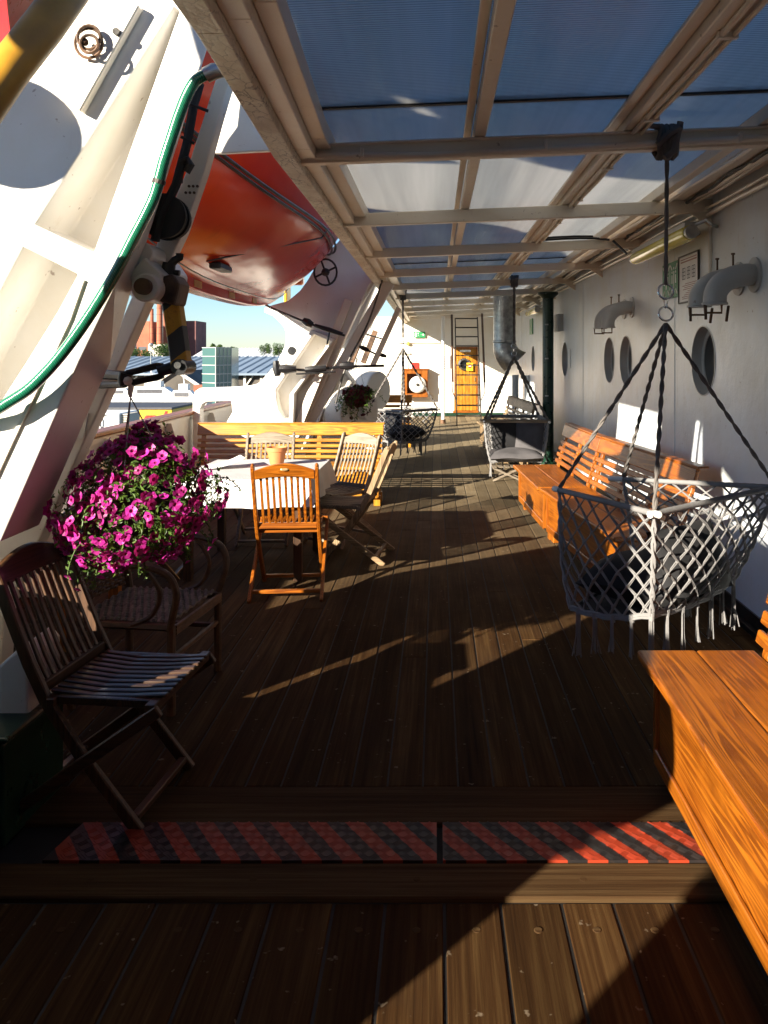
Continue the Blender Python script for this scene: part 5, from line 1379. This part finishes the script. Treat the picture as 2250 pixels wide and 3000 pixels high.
# wall oddments beyond
def wallbox(name, label, cat, px0, px1, zlo, zhi, mat, d=0.05):
    a = WALLX*F/(px0-VX); b = WALLX*F/(px1-VX); mb = MB(); mb.box2((WALLX-d, min(a, b), zlo), (WALLX-0.002, max(a, b), zhi)); return tag(mb.build(name, mat, bevel=0.004), label, cat)
wallbox('junction_box', 'grey junction box on the wall just past the green post', 'box', 1203, 1217, 1.95, 2.2, 'grey_paint', 0.08)
wallbox('wall_notice', 'narrow pale notice with small print hanging beside a porthole past the green post', 'sign', 1228, 1233, 1.42, 1.68, 'sign_white', 0.01)
s = wallbox('wall_notice', 'small dark framed notice on the wall under the farther tube light', 'sign', 1146, 1152, 2.0, 2.3, 'sign_green', 0.02)
mb = MB(); mb.tube([(1.80, 15.6, 1.2), (1.80, 15.6, 0.45), (1.72, 15.5, 0.42), (1.72, 15.3, 0.5)], 0.05, 10); tag(mb.build('standpipe', 'grey_paint', smooth=True), 'grey standpipe on the wall behind the far right hanging seat', 'pipe')
mb = MB(); c = Vector((1.40, 13.9, 0)); mb.cyl(c+Vector((0, 0, 0)), c+Vector((0, 0, 1.25)), 0.06, seg=12); mb.lathe([(0.06, 0), (0.11, 0.02), (0.11, 0.06)], c, 14); tag(mb.build('drain_pipe', 'grey_paint', smooth=True), 'slim grey pipe standing below the ventilation cowl', 'pipe')
# ventilation cowl
t = thing('ventilation_cowl', 'big grey ventilation trunk with a flared cowl mouth under the canopy', 'vent', (1.15, 13.0, 1.4))
mb = MB(); mb.cyl((1.13, 13.0, 1.80), (1.13, 13.0, 2.60), 0.185, seg=28); mb.lathe([(0.187, 0), (0.195, 0.01), (0.195, 0.03), (0.187, 0.04)], (1.13, 13.0, 1.80), 28); mb.build('trunk', 'galvanised', t, smooth=True)
mb = MB(); bm = mb.bm; rings = []
for i in range(9):
    q = i/8; a = R(55)*q; cx = 1.13+0.30*(1-math.cos(a))+0.05*q*q; czz = 1.795-0.30*math.sin(a)/0.82; rx = 0.187+0.05*q
    M = Matrix.Rotation(-a*0.75, 3, 'Y'); rings.append([bm.verts.new(Vector((cx, 13.0, czz))+M @ Vector((rx*math.cos(k*math.pi/14), rx*math.sin(k*math.pi/14), 0))) for k in range(28)])
for i in range(8):
    for k in range(28): mb._f([rings[i][k], rings[i][(k+1) % 28], rings[i+1][(k+1) % 28], rings[i+1][k]])
mb.build('cowl', 'galvanised', t, smooth=True)
# ================================================================ unseen blockers added beside and behind the camera to shape shade and fill
t = thing('tall_shade_block', 'tall dark green block added unseen left of the camera to shade the near deck', 'cabinet', (-1.6, 1.35, 0))  # added blocker: keeps sun off the near deck and swing's left side
mb = MB(); mb.box2((-1.74, 0.80, 0.06), (-1.44, 1.935, 2.26)); mb.build('body', 'green_paint', t, bevel=0.012, seg=2)
mb = MB(); mb.box2((-1.70, 0.85, 0.0), (-1.48, 1.90, 0.059)); mb.build('base', 'black_paint', t)
for y0 in (0.84, 1.40):
    mb = MB(); mb.box2((-1.438, y0, 0.12), (-1.42, y0+0.53, 2.2)); dr = mb.build('door', 'green_paint', t, bevel=0.005)
    mb = MB(); mb.tube([(-1.419, y0+0.08, 0.95), (-1.39, y0+0.08, 0.95), (-1.39, y0+0.08, 1.10), (-1.419, y0+0.08, 1.10)], 0.008, 6); mb.build('handle', 'dark_steel', dr, smooth=True)
t = thing('hose_box', 'low dark green block added unseen beside the davit to leave streaks of sun', 'box', (-1.7, 2.36, 0))  # added blocker: its gaps let thin streaks of sun through
mb = MB(); mb.box2((-1.85, 2.21, 0.02), (-1.55, 2.52, 0.86)); mb.build('case', 'green_paint', t, bevel=0.01)
mb = MB(); mb.box2((-1.87, 2.19, 0.862), (-1.53, 2.54, 0.89)); mb.build('lid', 'green_paint', t, bevel=0.01)
mb = MB(); mb.box2((-1.83, 2.085, 0.02), (-1.57, 2.185, 0.42)); mb.box2((-1.83, 1.985, 0.02), (-1.57, 2.083, 0.77)); mb.build('step', 'green_paint', t, bevel=0.01)  # staggered heights shape the sun slit
t = thing('deck_locker', 'low brown block added unseen beside the camera to bound the sunlit deck strip', 'locker', (-2.0, 0.55, 0))  # added blocker: edge of the lit strip on the near deck
mb = MB(); mb.box2((-2.4, 0.34, 0.0), (-1.60, 0.78, 1.07)); mb.build('body', 'darkteak_Z', t, bevel=0.01)
mb = MB(); mb.box2((-2.43, 0.31, 1.072), (-1.57, 0.79, 1.10)); mb.build('lid', 'darkteak_X', t, bevel=0.006)
t = thing('round_shade_block', 'white rounded cylinder added unseen to round the shadow edge on the near bench', 'shade blocker', (-2.0, 0.43, 1.101))  # added blocker: rounds the shadow edge on the bench front
mb = MB(); M = Matrix.Rotation(R(90), 4, 'Y'); r = 0.35; L = 0.95
mb.lathe([(0.05, -L/2), (r*0.8, -L/2+0.02), (r, -L/2+0.12), (r, -0.03), (r*1.02, -0.025), (r*1.02, 0.025), (r, 0.03), (r, L/2-0.12), (r*0.8, L/2-0.02), (0.05, L/2)], (-2.0, 0.43, 1.101+r), 30, M); mb.build('shell', 'white_paint', t, smooth=True)
t = thing('shade_screen', 'low dark board screen added unseen behind the camera to shade the near deck', 'screen', (-1.63, -0.65, 0))  # added blocker: shades the lower bench front and nearest planks
mb = MB()
for i in range(9): mb.box2((-1.66, -1.0, 0.04+i*0.143), (-1.63, -0.29, 0.18+i*0.143))
mb.build('boards', 'darkteak_Y', t, bevel=0.004)
mb = MB(); mb.box2((-1.69, -1.0, 1.33), (-1.60, -0.27, 1.36)); mb.build('cap', 'darkteak_Y', t, bevel=0.008)
for y in (-0.95, -0.35):
    mb = MB(); mb.box2((-1.72, y-0.03, 0.0), (-1.662, y+0.03, 1.33)); mb.build('post', 'darkteak_Z', t)
t = thing('added_rear_wall', 'white board wall added unseen behind the camera to cut skylight and give fill', 'wall', (0, -1.05, 0))  # added wall: cuts skylight from behind, bounces fill onto the beams
mb = MB()
for i in range(23):
    x = -1.59+i*0.149; mb.box2((x+0.003, -1.10, 0.0), (x+0.146, -1.05, 2.66))
mb.build('planking', 'white_paint', t, bevel=0.004)
mb = MB(); mb.box2((-0.70, -1.1, 2.66), (1.85, 1.13, 2.72)); tag(mb.build('added_shade_roof', 'cream_paint'), 'solid cream panel added unseen above the camera to cut skylight on the deck', 'deckhead')  # added roof: cuts skylight over the near deck
# ================================================================ harbour
GZ = -9.0
mb = MB(); mb.box2((-3000, -3000, GZ-2.5), (3000, 60, GZ-1.6)); kind(mb.build('harbour_water', 'water'), 'structure')
mb = MB(); mb.box2((-3000, 60, GZ-2.4), (3000, 4000, GZ)); kind(mb.build('quay', 'quay'), 'structure')
# hull side of the ship itself below the bulwark
mb = MB(); mb.box2((-3.0, -12, GZ-2.4), (4.4, 26, -0.32)); tag(mb.build('ship_hull', 'white_paint'), 'white hull of the ship below the deck', 'ship')
def hall(label, pxs, pye, pyr, Y, roof='hall_roof', wall='hall_wall', frames=0, D=40):
    a, b = P(pxs[0], pye, Y), P(pxs[1], pye, Y); r = P(0, pyr, Y+D/2).z
    t = thing('harbour_hall', label, 'building', ((a.x+b.x)/2, Y+D/2, GZ))
    mb = MB(); mb.box2((a.x, Y, GZ), (b.x, Y+D, a.z)); mb.build('wall', wall, t)
    mb = MB(); mb.prism([(a.x-1, Y-1.5, a.z), (a.x-1, Y+D/2, r), (a.x-1, Y+D+1.5, a.z), (a.x-1, Y+D+1.5, a.z-0.3), (a.x-1, Y-1.5, a.z-0.3)], (b.x-a.x+2, 0, 0)); mb.build('roof', roof, t)
    mb = MB(); n = 26
    for i in range(n+1):
        x = a.x+(b.x-a.x)*i/n; mb.bar((x, Y-1.3, a.z+0.12), (x, Y+D/2-0.4, r+0.08), 0.12, 0.10)
    mb.build('roof_seam', roof, t)
    if frames:
        mb = MB()
        for i in range(frames):
            x = a.x+(b.x-a.x)*(i+0.5)/frames; mb.box((x, Y-0.3, (GZ+a.z)/2), (0.35, 0.3, a.z-GZ)); mb.bar((x, Y-0.3, a.z-2.2), (x+(b.x-a.x)/frames*0.5, Y-0.3, a.z-0.4), 0.25, 0.2)
        mb.box2((a.x, Y-0.4, a.z-2.4), (b.x, Y-0.1, a.z-2.0)); mb.build('portal_frame', 'plaster', t)
    return t
hall('long low harbour hall with a blue grey ridged roof and pale frames', (120, 690), 806, 770, 120, frames=16)
hall('white flat hall behind the blue roofed one', (420, 640), 774, 752, 230, roof='sign_white', wall='plaster', D=30)
t = thing('harbour_shed', 'dark gabled shed on the quay in front of the blue roofed hall', 'building', (-37, 105, GZ))
a, b = P(320, 850, 105), P(440, 850, 105); mb = MB(); mb.prism([(a.x, 105, GZ), (b.x, 105, GZ), (b.x, 105, b.z+0.5), ((a.x+b.x)/2, 105, b.z+3.0), (a.x, 105, b.z+0.5)], (0, 12, 0)); mb.build('wall', 'hall_wall', t)
mb = MB(); mb.bar((a.x-0.5, 104.6, b.z+0.4), ((a.x+b.x)/2, 104.6, b.z+3.2), 0.4, 0.35, (0, 1, 0)); mb.bar(((a.x+b.x)/2, 104.6, b.z+3.2), (b.x+0.5, 104.6, b.z+0.4), 0.4, 0.35, (0, 1, 0)); mb.build('gable_trim', 'plaster', t)
mb = MB(); a, b = P(418, 832, 100), P(440, 880, 100); mb.box2((a.x, 100, GZ), (b.x+1.5, 104, a.z)); tag(mb.build('brick_hut', 'brick'), 'small orange brick hut left of the glass tower', 'building')
t = thing('glass_tower', 'green glass lift tower in front of the blue roofed hall', 'building', P(468, 887, 95))
a, m_, b = P(437, 751, 95), P(466, 751, 93), P(500, 757, 96)
mb = MB(); mb.prism([(a.x, a.y, GZ), (m_.x, m_.y, GZ), (b.x, b.y, GZ), (b.x, b.y+3.5, GZ), (a.x, a.y+3.5, GZ)], (0, 0, a.z-GZ)); mb.build('glazing', 'tower_glass', t)
mb = MB()
for i in range(9):
    z = a.z-i*1.05
    mb.bar((a.x, a.y-0.06, z), (m_.x, m_.y-0.06, z), 0.07, 0.07); mb.bar((m_.x, m_.y-0.06, z), (b.x, b.y-0.06, z), 0.07, 0.09)
for q in (0, 0.25, 0.5, 0.75, 1.0): 
    p = Vector(m_).lerp(Vector(b), q); mb.bar((p.x, p.y-0.06, GZ), (p.x, p.y-0.06, a.z), 0.07, 0.07)
mb.build('mullions', 'plaster', t)
def power():
    Y = 420; t = thing('power_station', 'red brick power station with two tall chimneys on the skyline', 'building', P(345, 787, Y))
    a, b = P(295, 694, Y), P(323, 790, Y); mb = MB(); mb.box2((a.x, Y, GZ), (b.x, Y+12, a.z)); mb.build('boiler_house', 'brick', t)
    mb = MB(); zz = P(0, 757, Y).z; mb.box2((a.x+1.2, Y-0.1, zz), (b.x-1.6, Y+0.2, zz+2)); mb.build('window_band', 'ink', t)
    for x, w, yt in ((328, 7.5, 667), (345, 12, 640)):
        c = P(x, yt, Y-4); mb = MB(); r = w*Y/F/1.0*0.52; mb.cyl((c.x, c.y, GZ), (c.x, c.y, c.z), r*1.12, r*0.9, 24); ch = mb.build('chimney', 'brick', t, smooth=True)
        mb = MB()
        for k in range(9): mb.cyl((c.x, c.y, c.z-3-k*3.4), (c.x, c.y, c.z-2.8-k*3.4), r*1.06, seg=20)
        mb.build('hoop', 'brick_dark', ch)
    a, b = P(352, 668, Y+10), P(372, 790, Y+10); mb = MB(); mb.box2((a.x, Y+10, GZ), (b.x, Y+25, a.z)); mb.build('rear_block', 'brick', t)
    a, b = P(388, 693, Y+20), P(423, 790, Y+20); mb = MB(); mb.box2((a.x, Y+20, GZ), (b.x, Y+40, a.z)); mb.build('dark_block', 'brick_dark', t)
    a, b = P(320, 744, Y-8), P(356, 790, Y-8); mb = MB(); mb.box2((a.x, Y-8, GZ), (b.x, Y-5, a.z)); mb.build('pale_annex', 'plaster', t)
power()
def block(label, px0, px1, py, Y, mat='plaster', floors=4, cols=6):
    a, b = P(px0, py, Y), P(px1, py, Y); t = thing('city_block', label, 'building', ((a.x+b.x)/2, Y, GZ))
    mb = MB(); mb.box2((a.x, Y, GZ), (b.x, Y+20, a.z)); w = mb.build('wall', mat, t)
    mb = MB(); H = a.z-GZ
    for i in range(cols):
        for j in range(floors):
            x = a.x+(b.x-a.x)*(i+0.5)/cols; z = a.z-1.6-j*3.2; mb.box((x, Y-0.05, z), ((b.x-a.x)/cols*0.4, 0.3, 1.6))
    mb.build('window_rows', 'hall_wall', t)
    mb = MB(); mb.box2((a.x-0.3, Y-0.4, a.z), (b.x+0.3, Y+20, a.z+0.7)); mb.build('roof', 'hall_roof', t)
block('pale city block left of the brick power station', 212, 250, 741, 470)
block('paler city block with an arched top beside the power station', 252, 292, 730, 500)
block('low white block right of the dark brick building', 418, 450, 757, 450, 'sign_white', 2)
block('far white block on the skyline behind the glass tower', 500, 585, 757, 480, 'sign_white', 2, 10)
block('distant pale block at the left end of the skyline', 60, 140, 748, 450)
def tree(label, px, pyt, pyb, wpx, Y, seed):
    rr = random.Random(seed); top, bt = P(px, pyt, Y), P(px, pyb, Y); h = top.z-bt.z; w = wpx*Y/F
    t = thing('leafy_tree', label, 'tree', (top.x, Y, GZ), 0, 'green trees on the quay')
    mb = MB(); cz_ = bt.z+h*0.5
    mb.tube([(top.x, Y, GZ), (top.x+0.1*w*.2, Y, (GZ+cz_)/2), (top.x, Y, cz_+h*0.2)], [w*0.05, w*0.035, w*0.01], 8)
    for k in range(5):
        a = rr.uniform(0, 6.28); mb.tube([(top.x, Y, cz_-h*0.3), (top.x+math.cos(a)*w*0.3, Y+math.sin(a)*w*0.3, cz_+h*rr.uniform(-.05, .25))], [w*0.02, w*0.006], 6)
    mb.build('trunk', 'bark', t, smooth=True)
    cl = [(Vector((rr.uniform(-.36, .36)*w, rr.uniform(-.36, .36)*w, rr.uniform(-.34, .34)*h)), rr.uniform(0.16, 0.26)*min(w, h*1.3)) for _ in range(16)]
    mb = MB(); s = w*0.045
    for i in range(1500):
        c, r = cl[i % len(cl)]; d = Vector((rr.gauss(0, 1), rr.gauss(0, 1), rr.gauss(0, 1))).normalized(); p = Vector((top.x, Y, cz_))+c+d*r*rr.uniform(0.6, 1.1)
        u = Vector((rr.gauss(0, 1), rr.gauss(0, 1), rr.gauss(0, 1))).normalized(); v = u.orthogonal().normalized(); L = s*rr.uniform(0.6, 1.3)
        b = [mb.bm.verts.new(q) for q in (p-u*L, p+v*L*0.5, p+u*L, p-v*L*0.5)]; mb._f(b)
    mb.build('crown', 'tree_leaf', t, recalc=False)
tree('round green tree left of the power station, between the davit legs', 196, 768, 792, 40, 150, 1)
tree('green tree at the foot of the power station boiler house', 283, 752, 780, 38, 200, 2)
tree('taller green tree in front of the brick chimneys', 347, 742, 778, 40, 210, 3)
tree('small green tree between the two larger trees near the chimneys', 316, 756, 780, 30, 215, 4)
tree('distant dark tree on the skyline right of the dark brick block', 466, 744, 760, 40, 380, 5)
tree('distant low tree on the skyline near the davit throat', 498, 750, 762, 44, 400, 6)
tree('pale slender tree just left of the curved white davit', 575, 741, 768, 26, 180, 7)
tree('second pale slender tree touching the curved white davit', 603, 741, 768, 28, 180, 8)
tree('green tree far left behind the near davit', 120, 760, 790, 50, 170, 9)
# lattice mast, lamp posts
t = thing('lattice_mast', 'thin steel lattice mast on the quay', 'mast', P(346, 885, 80))
c = P(346, 830, 80); mb = MB(); w = 0.35
for sx, sy in ((-1, -1), (1, -1), (1, 1), (-1, 1)): mb.bar((c.x+sx*w, 80+sy*w, GZ), (c.x+sx*w, 80+sy*w, c.z), 0.07, 0.07)
mb.build('uprights', 'galvanised', t); mb = MB(); z = GZ; k = 1
while z < c.z-0.8: mb.bar((c.x-w*k, 80-w, z), (c.x+w*k, 80-w, z+0.8), 0.05, 0.05); z += 0.8; k = -k
mb.build('lacing', 'galvanised', t)
for x, yt in ((326, 705), (394, 850)):
    c = P(x, 745 if x == 326 else 840, 110); mb = MB(); mb.tube([(c.x, 110, GZ), (c.x, 110, c.z)], [0.12, 0.06], 8); mb.sphere((c.x, 110, c.z), 0.3, 8); tag(mb.build('lamp_post', 'galvanised', smooth=True), 'slim lamp post by the brick chimneys' if x == 326 else 'slim lamp post in front of the dark gabled shed', 'lamp post')
def yacht(label, px, py, Y, L, rz, fly):
    p = P(px, py, Y); t = thing('motor_yacht', label, 'boat', (p.x, Y, p.z), rz)
    mb = MB(); mb.prism([(-L/2, 0, 0.2), (-L/2, 0, 1.0), (L*0.3, 0, 1.15), (L*0.55, 0, 1.5), (L*0.4, 0, 0.1)], (0, L*0.3, 0)); mb.build('hull', 'frame_white', t, world=False, bevel=0.1, seg=2)
    mb = MB(); mb.prism([(-L*0.3, 0.3, 1.05), (-L*0.26, 0.3, 1.9), (L*0.1, 0.3, 1.9), (L*0.25, 0.3, 1.1)], (0, L*0.3-0.6, 0)); k = mb.build('cabin', 'frame_white', t, world=False, bevel=0.05)
    mb = MB(); mb.box((-0.08*L, 0.29, 1.55), (L*0.3, 0.04, 0.35)); mb.build('window_band', 'ink', k, world=False)
    mb = MB(); mb.box((-0.05*L, L*0.15, 2.2), (L*0.18, L*0.15, 0.5)); mb.tube([(-0.05*L, L*0.15, 2.4), (-0.1*L, L*0.15, 2.4+fly)], 0.05, 6); mb.build('flybridge', 'frame_white', t, world=False)
yacht('white motor yacht moored left of the lattice mast', 335, 882, 72, 7.5, 0.05, 1.2)
yacht('white motor yacht beside the yellow ferry, right of the lattice mast', 397, 893, 66, 4.2, -0.1, 1.6)
yacht('small white motor boat behind the davit strut', 255, 880, 80, 6.0, 0.0, 1.0)
t = thing('yellow_ferry', 'yellow hulled vessel with slanted red stripes lying at the quay', 'boat', P(300, 910, 52))
a, b = P(150, 884, 52), P(372, 922, 52); mb = MB(); mb.box2((a.x, 52, b.z-3), (b.x, 58, a.z)); mb.build('hull', 'yellow_paint', t, bevel=0.05)
mb = MB(); mb.box2((a.x, 51.9, a.z), (b.x, 58, a.z+0.12)); mb.build('rubbing_strake', 'ink', t)
mb = MB()
for x in (310, 317.5, 325):
    mb = MB(); q = [P(x, 905, 51.95), P(x+6, 905, 51.95), P(x+11, 897, 51.95), P(x+5, 897, 51.95)]; mb.prism(q, (0, 0.04, 0)); mb.build('red_stripe', 'sign_red', t)
mb = MB()
mb.prism([P(351, 905, 51.95), P(356, 905, 51.95), P(361, 888, 51.95), P(356, 888, 51.95)], (0, 0.04, 0)); mb.prism([P(357, 900, 51.94), P(370, 900, 51.94), P(371, 896, 51.94), P(358, 896, 51.94)], (0, 0.04, 0)); mb.build('red_stripe', 'sign_red', t)
t = thing('white_container', 'white container with large round outlined letters on the quay side', 'container', P(240, 935, 44))
a, b = P(175, 893, 44), P(258, 940, 44); mb = MB(); mb.box2((a.x, 44, b.z), (b.x, 47, a.z)); mb.build('box', 'sign_white', t, bevel=0.03)
mb = MB(); 
for cx, full in ((232, False), (207, True)):
    c = P(cx, 914, 43.97); n = 26
    rng = range(n) if full else range(3, n-2)
    pts = [c+Vector((0.42*math.cos(2*math.pi*i/n), 0, 0.46*math.sin(2*math.pi*i/n))) for i in rng]; mb.tube(pts, 0.022, 6, full)
mb.build('letter_outline', 'ink', t)
mb = MB(); a, b = P(259, 895, 44), P(273, 930, 44); mb.box2((a.x, 44.2, b.z), (b.x, 46, a.z)); g = mb.build('vent_unit', 'plaster', t)
mb = MB()
for i in range(7): mb.box(((a.x+b.x)/2, 44.18, b.z+0.08+i*(a.z-b.z-0.16)/6), ((b.x-a.x)*0.8, 0.03, 0.04))
mb.build('louvre', 'hall_wall', g)

# ================================================================ light, sky, camera
SUN_EL = R(19.5); AZ = Vector((0.68, 0.733, 0)).normalized()
d = Vector((AZ.x*math.cos(SUN_EL), AZ.y*math.cos(SUN_EL), -math.sin(SUN_EL)))
sl = bpy.data.lights.new('sun', 'SUN'); sl.energy = 5.0; sl.angle = R(0.5); sl.color = (1.0, 0.90, 0.74)
so = bpy.data.objects.new('sun', sl); COL.objects.link(so); so.rotation_euler = d.to_track_quat('-Z', 'Y').to_euler(); so.location = (-20, -20, 20)
wd = bpy.data.worlds.new('World'); scene.world = wd; wd.use_nodes = True; nt = wd.node_tree; nt.nodes.clear()
sk = nt.nodes.new('ShaderNodeTexSky'); sk.sky_type = 'NISHITA'; sk.sun_disc = False; sk.sun_elevation = SUN_EL; sk.sun_rotation = R(223); sk.altitude = 20; sk.air_density = 1.0; sk.dust_density = 0.1; sk.ozone_density = 5.0
bg = nt.nodes.new('ShaderNodeBackground'); bg.inputs[1].default_value = 0.055; ou = nt.nodes.new('ShaderNodeOutputWorld')
nt.links.new(sk.outputs[0], bg.inputs[0]); nt.links.new(bg.outputs[0], ou.inputs[0])
cd = bpy.data.cameras.new('camera'); co = bpy.data.objects.new('camera', cd); COL.objects.link(co); scene.camera = co
co.location = (0, 0, EYE); co.rotation_euler = (R(90), 0, 0)
cd.sensor_fit = 'VERTICAL'; cd.sensor_height = 36; cd.sensor_width = 27; cd.lens = 36*F/2212
cd.shift_x = (829.5-VX)/2212; cd.shift_y = -(1106-VY)/2212; cd.clip_start = 0.05; cd.clip_end = 6000
vs = scene.view_settings; vs.view_transform = 'Standard'; vs.look = 'None'; vs.exposure = 1.75; vs.gamma = 1; vs.use_curve_mapping = False
scene.cycles.max_bounces = 8; scene.cycles.diffuse_bounces = 4; scene.cycles.transmission_bounces = 6; scene.cycles.transparent_max_bounces = 12
scene.cycles.caustics_reflective = False; scene.cycles.caustics_refractive = False
